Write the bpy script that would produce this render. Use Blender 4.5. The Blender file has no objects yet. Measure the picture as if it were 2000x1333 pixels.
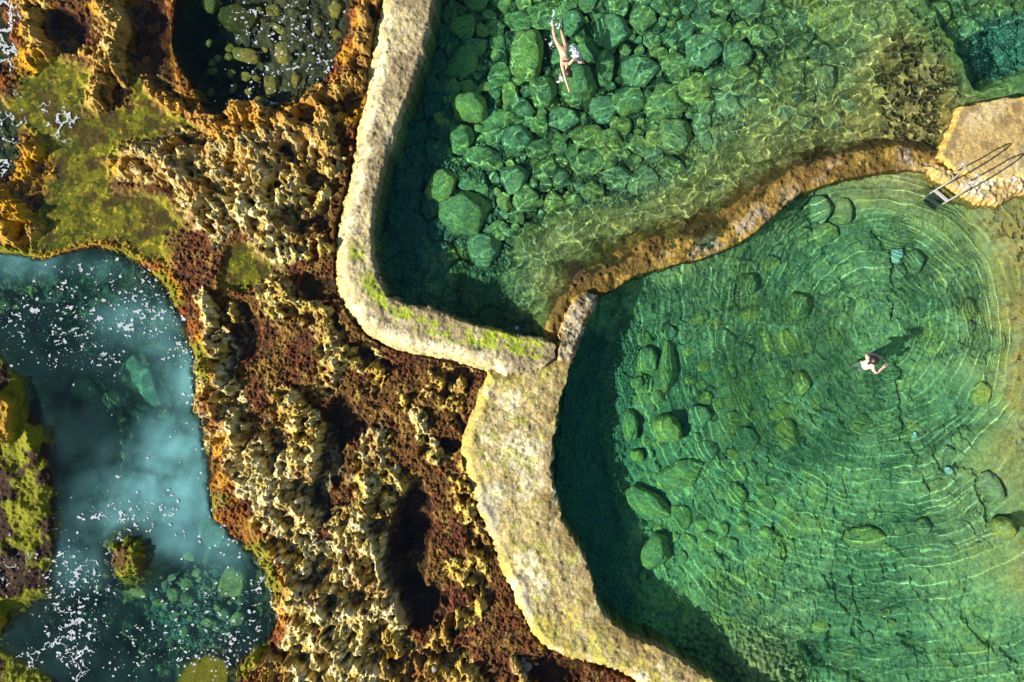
import bpy, math, random
import numpy as np
from mathutils import Vector, Matrix

# ------------------------------------------------------------------ camera, world, sun, exposure
S = bpy.context.scene
H = 20.5                       # camera height above the water, metres
PPM = 65.0                     # photo pixels per metre at water level
CX, CY = 1000.0, 666.5
cd = bpy.data.cameras.new('camera'); cam = bpy.data.objects.new('camera', cd)
S.collection.objects.link(cam); S.camera = cam
cam.location = (0, 0, H); cam.rotation_euler = (0, 0, 0)
cd.sensor_width = 36.0; cd.lens = 36.0 * H / (2000.0 / PPM); cd.clip_start = 0.5; cd.clip_end = 500

SUN_EL = math.radians(27.0)
SHADOW_AZ = math.radians(23.0)           # shadows run to the right and slightly up
W = bpy.data.worlds.new('World'); S.world = W; W.use_nodes = True
bgn = W.node_tree.nodes['Background']; bgn.inputs[1].default_value = 0.06
sky = W.node_tree.nodes.new('ShaderNodeTexSky'); sky.sky_type = 'NISHITA'; sky.sun_disc = False
sky.sun_elevation = SUN_EL
sun_az = SHADOW_AZ + math.pi             # direction towards the sun, from +X counter-clockwise
sky.sun_rotation = (math.pi / 2 - sun_az) % (2 * math.pi)
W.node_tree.links.new(sky.outputs[0], bgn.inputs[0])
sl = bpy.data.lights.new('sun', 'SUN'); sl.energy = 5.0; sl.angle = math.radians(0.5); sl.color = (1.0, 0.95, 0.86)
sun = bpy.data.objects.new('sun', sl); S.collection.objects.link(sun)
d = Vector((math.cos(sun_az) * math.cos(SUN_EL), math.sin(sun_az) * math.cos(SUN_EL), math.sin(SUN_EL)))
sun.rotation_euler = d.to_track_quat('Z', 'Y').to_euler(); sun.location = d * 60
sl.cycles.is_caustics_light = True
S.view_settings.view_transform = 'Standard'; S.view_settings.look = 'None'
S.view_settings.gamma = 1.0; S.view_settings.exposure = 0.9
S.cycles.use_denoising = True
S.cycles.max_bounces = 7; S.cycles.diffuse_bounces = 2; S.cycles.glossy_bounces = 2
S.cycles.transmission_bounces = 6; S.cycles.transparent_max_bounces = 8
S.cycles.sample_clamp_indirect = 4.0; S.cycles.blur_glossy = 0.5

# ------------------------------------------------------------------ helpers: coordinates, noise, distance
def to_world(px, py, z=0.0):
    """photo pixel + real height -> world point (underwater things look 0.73 as deep as they are)"""
    za = np.where(np.asarray(z) < 0, np.asarray(z) * 0.73, z)
    k = (H - za) / H / PPM
    return (np.asarray(px) - CX) * k, (CY - np.asarray(py)) * k
def to_px(x, y, z):
    za = np.where(z < 0, z * 0.73, z)
    k = PPM * H / (H - za)
    return CX + x * k, CY - y * k
def P(px, py, z=0.0):
    x, y = to_world(px, py, z); return Vector((float(x), float(y), float(z)))

TAB = np.random.RandomState(7).rand(64, 256, 256).astype(np.float32)
def vnoise(x, y, seed):
    t = TAB[seed % 64]
    xi = np.floor(x).astype(np.int64); yi = np.floor(y).astype(np.int64)
    fx = x - xi; fy = y - yi
    fx = fx * fx * fx * (fx * (fx * 6 - 15) + 10); fy = fy * fy * fy * (fy * (fy * 6 - 15) + 10)
    a = t[yi & 255, xi & 255]; b = t[yi & 255, (xi + 1) & 255]
    c = t[(yi + 1) & 255, xi & 255]; e = t[(yi + 1) & 255, (xi + 1) & 255]
    return (a + (b - a) * fx) * (1 - fy) + (c + (e - c) * fx) * fy
def fbm(x, y, scale, octv=4, seed=0, gain=0.5):
    s = 0; amp = 1; tot = 0; f = 1.0 / scale
    for k in range(octv):
        ca, sa = math.cos(0.6 * k + 0.3), math.sin(0.6 * k + 0.3)
        s = s + amp * vnoise((x * ca - y * sa) * f + 17.3 * k, (x * sa + y * ca) * f + 9.1 * k, seed + k)
        tot += amp; amp *= gain; f *= 2.03
    return s / tot
def worley(x, y, scale, seed=0):
    X = x / scale; Y = y / scale
    xi = np.floor(X).astype(np.int64); yi = np.floor(Y).astype(np.int64)
    f1 = np.full(X.shape, 9.0); f2 = np.full(X.shape, 9.0); idv = np.zeros(X.shape)
    ta, tb, tc = TAB[seed % 64], TAB[(seed + 11) % 64], TAB[(seed + 23) % 64]
    for j in (-1, 0, 1):
        for i in (-1, 0, 1):
            cx = xi + i; cy = yi + j
            jx = ta[cy & 255, cx & 255]; jy = tb[cy & 255, cx & 255]
            dd = (cx + jx - X) ** 2 + (cy + jy - Y) ** 2
            n = dd < f1
            f2 = np.where(n, f1, np.minimum(f2, dd)); idv = np.where(n, tc[cy & 255, cx & 255], idv); f1 = np.where(n, dd, f1)
    return np.sqrt(f1), np.sqrt(f2), idv
def sm(a, b, x):
    t = np.clip((x - a) / (b - a), 0, 1); return t * t * (3 - 2 * t)
def mix(a, b, t): return a + (b - a) * t
def dist_line(px, py, pts, closed=False):
    d2 = np.full(px.shape, 1e12); n = len(pts)
    for k in range(n if closed else n - 1):
        ax, ay = pts[k][:2]; bx, by = pts[(k + 1) % n][:2]
        vx, vy = bx - ax, by - ay; L = vx * vx + vy * vy + 1e-9
        t = np.clip(((px - ax) * vx + (py - ay) * vy) / L, 0, 1)
        d2 = np.minimum(d2, (px - ax - t * vx) ** 2 + (py - ay - t * vy) ** 2)
    return np.sqrt(d2)
def sdf(px, py, poly):
    """positive inside"""
    ins = np.zeros(px.shape, bool); n = len(poly)
    for k in range(n):
        ax, ay = poly[k]; bx, by = poly[(k + 1) % n]
        if ay == by: continue
        c = ((ay > py) != (by > py)) & (px < (bx - ax) * (py - ay) / (by - ay) + ax)
        ins ^= c
    dl = dist_line(px, py, poly, True)
    return np.where(ins, dl, -dl)
def rbf(px, py, pts):
    num = 0; den = 0
    for (a, b, v) in pts:
        w = 1.0 / ((px - a) ** 2 + (py - b) ** 2 + 900.0) ** 1.6
        num = num + w * v; den = den + w
    return num / den
def col(r, g, b): return np.array([r, g, b])
def cmix(c, new, t): return c + (np.asarray(new) - c) * t[..., None]

# ------------------------------------------------------------------ traced outlines (photo pixels)
WALL_OUT = [(760,-190),(745,-90),(737,0),(722,60),(714,120),(706,180),(690,240),(683,300),(675,340),(662,400),(650,440),(647,500),(648,540),(655,575),(670,610),(692,640),(715,662),(750,682),(800,697),(860,708),(915,720),(955,735)]
WALL_IN = [(892,-190),(868,-90),(848,0),(836,60),(820,120),(797,190),(775,240),(756,300),(742,360),(733,400),(728,450),(730,500),(738,540),(757,572),(790,590),(850,605),(900,622),(960,638),(1010,650),(1060,660),(1090,668)]
UP_WALL = WALL_OUT + [(1000,735),(1060,722),(1085,700)] + WALL_IN[::-1]
LOW_L = [(1092,690),(1060,706),(1000,722),(950,722),(942,745),(925,790),(905,840),(895,880),(903,920),(918,960),(930,1010),(955,1060),(975,1110),(1000,1170),(1020,1212),(1040,1252),(1070,1280),(1120,1297),(1180,1312),(1230,1333),(1330,1420),(1480,1560)]
LOW_R = [(1124,690),(1112,740),(1095,790),(1085,850),(1080,920),(1085,970),(1100,1010),(1125,1050),(1145,1090),(1160,1140),(1172,1190),(1200,1222),(1250,1250),(1300,1270),(1350,1298),(1400,1338),(1500,1420),(1660,1560)]
LOW_WALL = LOW_L + LOW_R[::-1]
STUB = [(1084,705),(1092,650),(1108,605),(1122,578),(1146,566),(1172,578),(1163,610),(1146,645),(1132,680),(1122,712)]
CREST = [(1110,690),(1135,620),(1160,572),(1205,545),(1250,522),(1320,498),(1380,482),(1440,452),(1490,415),(1530,378),(1580,345),(1650,325),(1710,312),(1770,306),(1840,318),(1900,330),(2300,330)]
DIV_LOW = [(1172,585),(1205,566),(1240,543),(1280,530),(1330,517),(1380,506),(1430,487),(1480,457),(1530,412),(1570,378),(1620,361),(1680,346),(1740,334),(1800,334),(1850,352)]
DIV_UP = [(1040,665),(1038,600),(1050,530),(1085,455),(1160,432),(1230,418),(1285,402),(1340,380),(1398,345),(1448,312),(1500,286),(1560,274),(1640,270),(1700,264),(1760,262),(1810,270),(1850,290)]
DIV = DIV_UP + DIV_LOW[::-1] + [(1125,690)]
PLAT = [(1838,302),(1858,252),(1880,203),(1930,196),(2000,182),(2240,130),(2240,352),(2000,346),(1930,350),(1880,335)]
RUB = [(1800,318),(1838,306),(1880,330),(2240,335),(2240,372),(2000,384),(1960,402),(1925,398),(1895,388),(1865,368),(1835,350)]
SEA = [(-400,485),(0,490),(50,500),(100,510),(150,492),(200,480),(260,500),(310,535),(340,580),(370,630),(390,690),(400,740),(405,790),(415,840),(425,890),(436,950),(448,1000),(488,1040),(520,1080),(545,1150),(550,1205),(530,1250),(505,1275),(475,1300),(440,1600),(-400,1600)]
INLET = [(365,-300),(735,-300),(692,0),(685,60),(662,118),(640,158),(600,190),(560,215),(505,232),(450,243),(410,225),(385,180),(362,140),(345,95),(352,50)]
LEDGE = [(-400,700),(0,698),(30,735),(60,785),(82,830),(92,900),(102,960),(112,1020),(105,1080),(92,1140),(52,1180),(20,1210),(0,1240),(-400,1250)]
LEDGE2 = [(-400,1262),(0,1268),(40,1285),(90,1310),(130,1345),(170,1600),(-400,1600)]
SURF = [(-400,-300),(25,-300),(20,40),(38,110),(30,135),(0,150),(-400,150)]
SURF2 = [(-400,170),(0,180),(20,215),(45,240),(50,300),(38,340),(0,362),(-400,370)]
RIDGE2 = [(1780,-60),(1800,20),(1830,70),(1850,105),(1868,160),(1885,185),(1915,183),(1960,160),(2000,140),(2300,60)]

DEPTH = [(800,60,2.0),(860,60,2.0),(900,150,2.0),(840,250,2.0),(800,330,1.9),(780,420,1.9),(850,430,1.9),(800,520,1.8),(900,560,1.8),(960,590,1.4),(1020,600,.85),(1050,560,.55),(1085,560,.22),(1040,490,.6),(1110,450,.5),
 (1200,430,.5),(1300,400,.5),(1400,350,.5),(1500,285,.45),(1600,240,.5),(1700,240,.4),(1760,180,.25),(1740,100,.3),(1700,30,.7),(980,260,1.8),(1100,300,1.6),(1200,200,1.6),(1000,60,1.8),(1120,100,1.8),(1300,200,1.4),
 (1300,80,1.6),(1400,80,1.4),(1500,100,1.1),(1600,60,1.0),(1200,350,1.1),(1000,400,1.4),(950,480,1.5),(1080,380,1.2),(1320,300,1.0),(1450,200,.8),(1550,170,.7),(1830,150,.15),(1840,230,.12),(1780,250,.2),
 (1760,-50,.6),(1830,10,1.6),(1880,70,1.4),(1900,130,1.6),(1960,90,1.5),(1990,30,1.4),(2000,120,1.5),(1560,320,.25),(1650,300,.2),(1750,290,.12),(1450,385,.2),(1350,440,.2),(1230,480,.2),
 (1180,610,1.6),(1150,680,2.0),(1140,800,2.1),(1130,900,2.1),(1160,1050,2.0),(1200,1180,1.9),(1270,1240,1.5),(1340,1275,1.3),(1400,1315,1.0),(1450,1290,.5),(1500,1310,.5),(1260,700,1.7),(1240,900,1.8),(1300,800,1.5),
 (1400,800,1.5),(1500,800,1.4),(1600,800,1.25),(1700,800,1.15),(1800,800,1.1),(1890,800,1.0),(1945,800,.75),(1980,780,.03),(1300,600,1.1),(1400,600,1.15),(1500,600,1.25),(1600,500,1.25),(1700,450,1.1),(1780,500,1.0),
 (1830,430,.6),(1700,375,.35),(1770,350,.15),(1640,385,.6),(1560,420,1.1),(1450,510,1.0),(1340,540,.8),(1250,575,1.0),(1900,560,.9),(1880,470,.6),(1940,430,.15),(1950,560,.25),(1985,480,.0),(1990,620,-.02),(1990,700,0),
 (1960,660,.4),(1930,680,.9),(1990,860,.15),(1975,930,.35),(1930,1000,.8),(2000,1000,.5),(2010,1100,.15),(1950,1100,.6),(1900,1200,1.0),(1700,1200,1.05),(1700,1000,1.15),(1500,1100,1.3),(1400,1000,1.6),(1400,1150,1.2),
 (1500,1200,.9),(1600,1310,1.4),(1700,1320,1.2),(1800,1300,1.1),(2000,1300,1.0),(1300,1150,1.6),(1300,1050,1.7),(1700,700,1.2),(1800,640,1.1)]
SEAD = [(100,600,2.2),(20,560,2.0),(300,560,1.0),(340,640,1.0),(370,720,1.0),(250,650,1.5),(250,750,1.4),(130,740,2.1),(200,870,2.3),(300,900,1.6),(390,900,1.2),(350,1000,1.5),(200,1000,1.5),(310,1080,2.2),(400,1150,1.0),(340,1160,1.0),(480,1180,1.2),(300,1250,2.2),(230,1220,2.2),
 (150,1200,1.6),(120,1100,1.4),(420,1300,.3),(360,1300,1.2),(130,900,1.2),(110,830,1.0),(500,60,.6),(600,100,.5),(560,180,.7),(630,40,.4),(420,100,2.0),(380,60,2.0),(440,200,2.0),(480,170,1.8),(650,40,.9),(0,60,.7),(0,280,.6)]
def depth_at(px, py):
    D = rbf(px, py, DEPTH); return D * (1 - .24 * sm(.6, 1.8, D))

# ------------------------------------------------------------------ materials
def new_mat(name):
    m = bpy.data.materials.new(name); m.use_nodes = True
    return m, m.node_tree, m.node_tree.nodes, m.node_tree.links
def rock_mat(name, fine=60.0, var=0.45, bump=0.4, rough=0.9, base=None, spec=0.15, bdist=0.02, tint=(1.25, 1.1, 0.7), med=9.0):
    """attribute colour (or a fixed base) broken up by procedural noise at two scales, with bump"""
    m, nt, N, L = new_mat(name)
    b = N['Principled BSDF']; b.inputs['Roughness'].default_value = rough; b.inputs['Specular IOR Level'].default_value = spec
    g = N.new('ShaderNodeNewGeometry')
    if base is None:
        a = N.new('ShaderNodeAttribute'); a.attribute_name = 'Col'; src = a.outputs['Color']
    else:
        a = N.new('ShaderNodeRGB'); a.outputs[0].default_value = (*base, 1); src = a.outputs[0]
    n1 = N.new('ShaderNodeTexNoise'); n1.inputs['Scale'].default_value = fine; n1.inputs['Detail'].default_value = 4; n1.inputs['Roughness'].default_value = 0.7
    n2 = N.new('ShaderNodeTexNoise'); n2.inputs['Scale'].default_value = med; n2.inputs['Detail'].default_value = 5; n2.inputs['Roughness'].default_value = 0.65
    for n in (n1, n2): L.new(g.outputs['Position'], n.inputs['Vector'])
    mr = N.new('ShaderNodeMapRange'); mr.inputs[1].default_value = 0.3; mr.inputs[2].default_value = 0.7; mr.inputs[3].default_value = 1 - var; mr.inputs[4].default_value = 1 + var
    L.new(n1.outputs[0], mr.inputs[0])
    mr2 = N.new('ShaderNodeMapRange'); mr2.inputs[1].default_value = 0.35; mr2.inputs[2].default_value = 0.65
    L.new(n2.outputs[0], mr2.inputs[0])
    mx = N.new('ShaderNodeMix'); mx.data_type = 'RGBA'; mx.blend_type = 'MULTIPLY'; mx.inputs[0].default_value = 1
    L.new(src, mx.inputs[6]); L.new(mr.outputs[0], mx.inputs[7])
    tn = N.new('ShaderNodeMix'); tn.data_type = 'RGBA'; tn.blend_type = 'MIX'
    tn.inputs[6].default_value = (0.82, 0.86, 0.95, 1); tn.inputs[7].default_value = (*tint, 1); L.new(mr2.outputs[0], tn.inputs[0])
    m2 = N.new('ShaderNodeMix'); m2.data_type = 'RGBA'; m2.blend_type = 'MULTIPLY'; m2.inputs[0].default_value = 1
    L.new(mx.outputs[2], m2.inputs[6]); L.new(tn.outputs[2], m2.inputs[7]); L.new(m2.outputs[2], b.inputs['Base Color'])
    bp = N.new('ShaderNodeBump'); bp.inputs['Strength'].default_value = bump; bp.inputs['Distance'].default_value = bdist
    L.new(n1.outputs[0], bp.inputs['Height']); L.new(bp.outputs[0], b.inputs['Normal'])
    return m
def plain(name, c, rough=0.6, metal=0.0, var=0.12, scale=40.0):
    m, nt, N, L = new_mat(name)
    b = N['Principled BSDF']; b.inputs['Roughness'].default_value = rough; b.inputs['Metallic'].default_value = metal
    n = N.new('ShaderNodeTexNoise'); n.inputs['Scale'].default_value = scale; n.inputs['Detail'].default_value = 3
    r = N.new('ShaderNodeValToRGB'); r.color_ramp.elements[0].position = 0.3; r.color_ramp.elements[1].position = 0.7
    r.color_ramp.elements[0].color = (*[x * (1 - var) for x in c], 1); r.color_ramp.elements[1].color = (*[min(1, x * (1 + var)) for x in c], 1)
    g = N.new('ShaderNodeNewGeometry'); L.new(g.outputs['Position'], n.inputs['Vector'])
    L.new(n.outputs[0], r.inputs[0]); L.new(r.outputs[0], b.inputs['Base Color'])
    return m
M_reef = rock_mat('reef_rock', fine=24, var=0.5, bump=0.9, bdist=0.03, tint=(1.18, 1.05, 0.68))
M_bed = rock_mat('pool_bed_rock', fine=22, var=0.42, bump=0.6, bdist=0.02, tint=(1.15, 1.05, 0.7), med=5)
M_wall = rock_mat('weathered_concrete', fine=14, var=0.32, bump=0.7, bdist=0.03, tint=(1.10, 1.04, 0.72), med=7)
M_bould = rock_mat('algae_boulder', fine=12, var=0.5, bump=0.9, bdist=.04, base=(0.40, 0.44, 0.21), tint=(1.3, 1.15, 0.65), med=3)
M_bould2 = rock_mat('mossy_boulder', fine=12, var=0.5, bump=0.9, bdist=.04, base=(0.54, 0.52, 0.20), tint=(1.3, 1.1, 0.6), med=4)
M_bould3 = rock_mat('grey_green_boulder', fine=12, var=0.5, bump=0.9, bdist=.04, base=(0.37, 0.44, 0.25), tint=(1.2, 1.1, 0.7), med=4)
M_gold = rock_mat('golden_boulder', fine=14, var=0.5, bump=0.8, bdist=.04, base=(0.34, 0.29, 0.08), tint=(1.4, 1.15, 0.6), med=4)
M_pale = rock_mat('pale_stone', fine=24, var=0.25, bump=0.3, base=(0.75, 0.92, 0.80), tint=(1.05, 1.05, 0.95))
M_peb = rock_mat('pebble_stone', fine=30, var=0.6, bump=0.4, base=(0.22, 0.30, 0.19), tint=(1.2, 1.1, 0.8), med=12)
M_grey = rock_mat('grey_stone', fine=24, var=0.25, bump=0.3, base=(0.30, 0.28, 0.24))
M_dark = rock_mat('weedy_dark_rock', fine=24, var=0.5, bump=0.6, base=(0.10, 0.10, 0.03), tint=(1.4, 1.2, 0.5))

def set_props(o, label=None, cat=None, group=None, kind=None):
    if label: o['label'] = label
    if cat: o['category'] = cat
    if group: o['group'] = group
    if kind: o['kind'] = kind
    return o
def mesh_np(name, V, F, m, colors=None, parent=None, smooth=True):
    me = bpy.data.meshes.new(name)
    nv, nf = len(V), len(F); k = F.shape[1]
    me.vertices.add(nv); me.vertices.foreach_set('co', np.asarray(V, np.float32).ravel())
    me.loops.add(nf * k); me.loops.foreach_set('vertex_index', F.astype(np.int32).ravel())
    me.polygons.add(nf); me.polygons.foreach_set('loop_start', np.arange(0, nf * k, k, dtype=np.int32))
    me.polygons.foreach_set('loop_total', np.full(nf, k, np.int32)); me.update(calc_edges=True)
    me.polygons.foreach_set('use_smooth', np.full(nf, smooth))
    if colors is not None:
        a = me.color_attributes.new('Col', 'FLOAT_COLOR', 'POINT')
        c = np.ones((nv, 4), np.float32); c[:, :3] = colors; a.data.foreach_set('color', c.ravel())
    if m: me.materials.append(m)
    o = bpy.data.objects.new(name, me); S.collection.objects.link(o)
    if parent: o.parent = parent
    o.cycles.is_caustics_receiver = True
    return o
def compact(V, F, C=None):
    used = np.zeros(len(V), bool); used[F.ravel()] = True
    idx = np.cumsum(used) - 1
    return V[used], idx[F], (C[used] if C is not None else None)
def grid_xy(px0, px1, py0, py1, res):
    x0, y1 = (px0 - CX) / PPM, (CY - py0) / PPM; x1, y0 = (px1 - CX) / PPM, (CY - py1) / PPM
    xs = np.arange(x0, x1 + res, res); ys = np.arange(y0, y1 + res, res)
    return np.meshgrid(xs, ys)
def grid_faces(ny, nx):
    J, I = np.meshgrid(np.arange(ny - 1), np.arange(nx - 1), indexing='ij'); a = (J * nx + I).ravel()
    return np.stack([a, a + 1, a + nx + 1, a + nx], -1)
def grid_mesh(name, X, Y, Z, keep, C, m, parent=None):
    F = grid_faces(*X.shape); k = keep.ravel(); F = F[k[F].all(1)]
    V = np.stack([X, Y, Z], -1).reshape(-1, 3)
    V, F, C2 = compact(V, F, C.reshape(-1, 3) if C is not None else None)
    return mesh_np(name, V, F, m, C2, parent)

# ------------------------------------------------------------------ pool bed (ground of both pools)
def lower_side(px, py):
    return sdf(px, py, CREST + [(2300, 1800), (1000, 1800)])
CRACKS = [([(1712,455),(1730,490),(1740,530),(1742,590),(1745,625)],7,.5),([(1750,705),(1757,760),(1760,830),(1764,860)],6,.45),([(1765,860),(1790,880),(1785,905)],9,.4),([(1795,905),(1812,950),(1822,985)],6,.35),
 ([(1862,905),(1895,920),(1925,970),(1930,1010)],9,.45),([(1820,860),(1828,910),(1838,935)],6,.3),([(1600,795),(1640,805),(1660,835)],9,.35),([(1510,1030),(1535,1060),(1540,1085)],12,.6),([(1380,1045),(1400,1070),(1412,1085)],14,.6),
 ([(1605,1060),(1600,1100),(1620,1130),(1635,1170),(1665,1195)],8,.45),([(1668,1115),(1675,1160),(1682,1195),(1670,1240)],7,.4),([(1580,1260),(1600,1290),(1640,1300),(1690,1333)],22,.7),([(1620,1230),(1618,1270)],9,.5),([(1565,1255),(1580,1280)],8,.4),
 ([(1780,1150),(1800,1172)],6,.3),([(1880,1125),(1910,1138)],5,.3),([(1760,1235),(1795,1275),(1800,1300)],9,.35),([(1880,1190),(1900,1230),(1960,1270),(2000,1320)],10,.4),([(1920,775),(1935,740),(1925,690)],8,.4),([(1890,830),(1925,825)],14,.4),
 ([(1700,560),(1730,590),(1770,600)],5,.2),([(1640,540),(1665,580),(1670,625)],6,.3),([(1440,540),(1445,590),(1460,610)],5,.3),([(1540,700),(1550,740)],5,.25),([(1440,690),(1475,735),(1500,790)],5,.25),([(1480,855),(1510,900),(1500,950)],6,.25),
 ([(1100,475),(1130,490),(1160,512)],5,.18),([(1115,520),(1128,540),(1112,555)],13,.3),([(1585,30),(1590,80),(1570,150),(1590,230),(1600,250)],7,.4),([(1280,30),(1310,55),(1355,75)],8,.4),([(1350,60),(1395,90),(1400,115)],8,.4),([(1455,40),(1460,100),(1440,120)],9,.4),
 ([(1040,210),(1045,260),(1050,300)],11,.5),([(1125,250),(1128,300),(1160,290)],10,.5),([(1160,200),(1185,240),(1212,205)],8,.5),([(1345,150),(1348,215)],6,.45),([(1335,225),(1357,250),(1345,280)],8,.45),([(1300,290),(1340,320)],8,.4),([(1165,270),(1180,320),(1165,340)],10,.5),
 ([(1250,340),(1230,370),(1270,372)],8,.35),([(1060,360),(1095,350),(1110,370)],9,.4),([(1000,430),(1060,430)],9,.4),([(1640,190),(1660,230)],5,.25),([(1600,170),(1632,150)],5,.3),
 ([(1650,1100),(1700,1070),(1735,1040),(1690,1020),(1650,1040)],5,.25),([(1720,1100),(1728,1120)],11,.35),([(1465,790),(1470,830)],6,.3),([(1560,800),(1530,780)],8,.3),([(1610,760),(1650,790)],10,.3)]
print('bed')
X, Y = grid_xy(640, 2190, -170, 1490, 0.0285)
px, py = to_px(X, Y, np.zeros_like(X))
for _ in range(3):
    D = depth_at(px, py); px, py = to_px(X, Y, -D)
wx = px + 22 * (fbm(px, py, 70, 3, 3) - .5); wy = py + 22 * (fbm(px, py, 70, 3, 9) - .5)
low = lower_side(px, py)
gx, gy = CX + X * PPM, CY - Y * PPM
cw1, cw2, cid = worley(wx, wy, 46, 5); dw1, dw2, did = worley(wx, wy, 17, 8); ew1, ew2, eid = worley(gx, gy, 6.5, 2)
n_big = fbm(gx, gy, 120, 4, 12); n_mid = fbm(gx, gy, 26, 4, 20); n_fin = fbm(gx, gy, 7, 3, 30)
rd = sdf(px, py, RIDGE2 + [(2300, -400), (1780, -400)])
D = np.where(rd > -60, mix(np.minimum(D, .25 + .5 * sm(120, -20, py)), np.maximum(D, 1.15), sm(-6, 18, rd + 20 * (fbm(px, py, 24, 3, 16) - .5))), D)
Z = -D.copy()
deepk = sm(.25, .8, D)
stony = np.where(low > 0, deepk * .25, sm(.7, 1.05, D))
rocky = sm(.8, 1.05, D) * (low < 0) * sm(870, 900, px) * sm(1560, 1480, px)
Z += stony * (.16 * (1 - np.clip(cw1, 0, 1) ** 2 * 1.6) * sm(.25, .6, cid) + .08 * (1 - np.clip(dw1, 0, 1) ** 2 * 1.5) * sm(.2, .8, did) + .03 * (1 - ew1))
Z -= stony * .16 * sm(.10, .0, cw2 - cw1) * sm(.45, .6, n_big) + .16 * rocky
Z += (.22 * (n_big - .5) + .14 * (n_mid - .5) + .045 * (n_fin - .5)) * (.25 + .75 * deepk)
Zc = np.zeros_like(Z)
for pts, w, dep in CRACKS:
    x0 = min(p[0] for p in pts) - 60; x1 = max(p[0] for p in pts) + 60; y0 = min(p[1] for p in pts) - 60; y1 = max(p[1] for p in pts) + 60
    s_ = (px > x0) & (px < x1) & (py > y0) & (py < y1)
    dd = dist_line(px[s_] + 36 * (n_mid[s_] - .5), py[s_] + 30 * (fbm(px[s_], py[s_], 16, 3, 34) - .5), pts) + 12 * np.clip(fbm(px[s_], py[s_], 22, 2, 39) - .5, 0, 1)
    Zc[s_] = np.maximum(Zc[s_], dep * sm(w * 1.1, w * .1, dd))
Z -= .26 * Zc
# procedural fissures in the lower pool floor
fis = np.abs(fbm(wx, wy, 55, 3, 40) - .5)
fism = sm(.018, .004, fis) * sm(.54, .66, fbm(px, py, 90, 2, 44)) * deepk * (low > 0)
Z -= .07 * fism
Z += (.045 * (fbm(gx, gy, 12, 4, 60) - .5) + .035 * (1 - 1.5 * ew1)) * (.3 + .7 * deepk)
# honeycombed shelf and pitted ledge
hon = sm(12, -12, np.hypot((px - 1778) / 1.0, (py - 190) / 1.9) - 72 + 70 * (n_mid - .5)) * sm(-5, 20, -low)
hw1, hw2, hid = worley(px + 14 * n_fin, py + 14 * n_mid, 10.5, 17)
pit = sm(.10, .30, (hw2 - hw1) * (.6 + hid)) * sm(.22, .4, hid) * hon
Z -= .12 * pit; Z += .04 * hon
led = np.clip(sm(.35, .05, D), 0, 1) * np.where(px > 1850, 1, 0) * (low > 0)
pit2 = sm(.57, .66, fbm(gx * 1.2, gy * .8, 8.5, 2, 21)) * led * sm(.46, .56, fbm(px, py, 40, 3, 50) + .08 * sm(1920, 1975, px))
Z -= .10 * pit2
coral = sm(40, 0, sdf(px, py, [(1360,1230),(1430,1235),(1520,1270),(1570,1333),(1560,1450),(1400,1450),(1330,1300)]) * -1) * (low > 0)
k1, k2, kid = worley(px, py, 10, 31)
Z += coral * (.10 * np.clip(1 - k1 * 1.6, -.3, 1))
# low dividing wall foot: bed climbs to the crest on the upper side
# colours
shal = sm(.75, .2, D)
C = np.zeros(X.shape + (3,)); C[:] = col(.40, .43, .21)
C = cmix(C, col(.58, .57, .26), sm(.42, .62, n_mid) * .8)
C = cmix(C, col(.13, .17, .085), sm(.54, .40, n_fin) * np.where(low > 0, .5, .75))
C = cmix(C, col(.42, .40, .17), sm(.60, .70, fbm(px, py, 9, 3, 62)) * .6)
C = cmix(C, col(.05, .08, .035), rocky * .6)  # bed darkened so gaps between boulders read as shadow; painted shade
C = cmix(C, col(.46, .38, .10), sm(.50, .66, n_big) * sm(.40, .6, n_mid) * .6)
C = cmix(C, col(.16, .24, .13), sm(.46, .34, n_big) * .5)
C = cmix(C, col(.48, .45, .19), sm(1.0, .35, D))
C = cmix(C, col(.45, .36, .11), shal * sm(.35, .6, n_mid) * .8)
C = cmix(C, col(.16, .11, .035), shal * sm(.55, .38, n_fin) * .45)
C = cmix(C, col(.07, .08, .03), np.clip(stony * sm(.1, .0, cw2 - cw1) * .6, 0, 1))
C = cmix(C, col(.42, .34, .14), hon * .6); C = cmix(C, col(.07, .08, .03), pit * .85)
C = cmix(C, col(.50, .36, .11), led * sm(1900, 1960, px) * .85 * sm(.3, .55, n_mid)); C = cmix(C, col(.09, .07, .04), pit2 * .8)
C = cmix(C, col(.40, .34, .15), coral * .7 * sm(.6, .2, k1)); C = cmix(C, col(.10, .10, .04), coral * sm(.45, .7, k1) * .7)
C = cmix(C, col(.05, .075, .04), np.clip(Zc * .8 + fism * .12, 0, .5))
C = np.where((low > 0)[..., None], C * np.array([1.0, 1.14, 1.3]), C)
trench_shade = sm(1.18, 1.42, D) * np.maximum((low < 0) * sm(905, 860, px + 40 * (n_mid - .5)) * (py > -100), (low > 0) * sm(1262, 1200, px + 40 * (n_mid - .5)))
C = cmix(C, col(.09, .17, .19), trench_shade * .8)  # wall-shadow tone painted into the deep bed along the walls
tealz = sm(90, 10, np.hypot((px - 1955) * .8, py - 90)) * sm(0, 25, sdf(px, py, RIDGE2 + [(2300, -400), (1780, -400)]))
C = cmix(C, col(.32, .36, .24), tealz * sm(.45, .6, n_fin) * .9)
peb_n = fbm(px, py, 60, 3, 52)
keepbed = sdf(px, py, [(830,-250),(800,-120),(775,100),(740,230),(705,400),(685,520),(720,625),(850,665),(1010,700),(1020,800),(990,900),(1020,1080),(1090,1250),(1250,1300),(1450,1450),(1600,1620),(2350,1620),(2350,-250)]) > -4
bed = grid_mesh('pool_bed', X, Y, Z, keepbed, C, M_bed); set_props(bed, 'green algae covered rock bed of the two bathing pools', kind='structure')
BX, BY, BZ = X[0], Y[:, 0], Z
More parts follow.
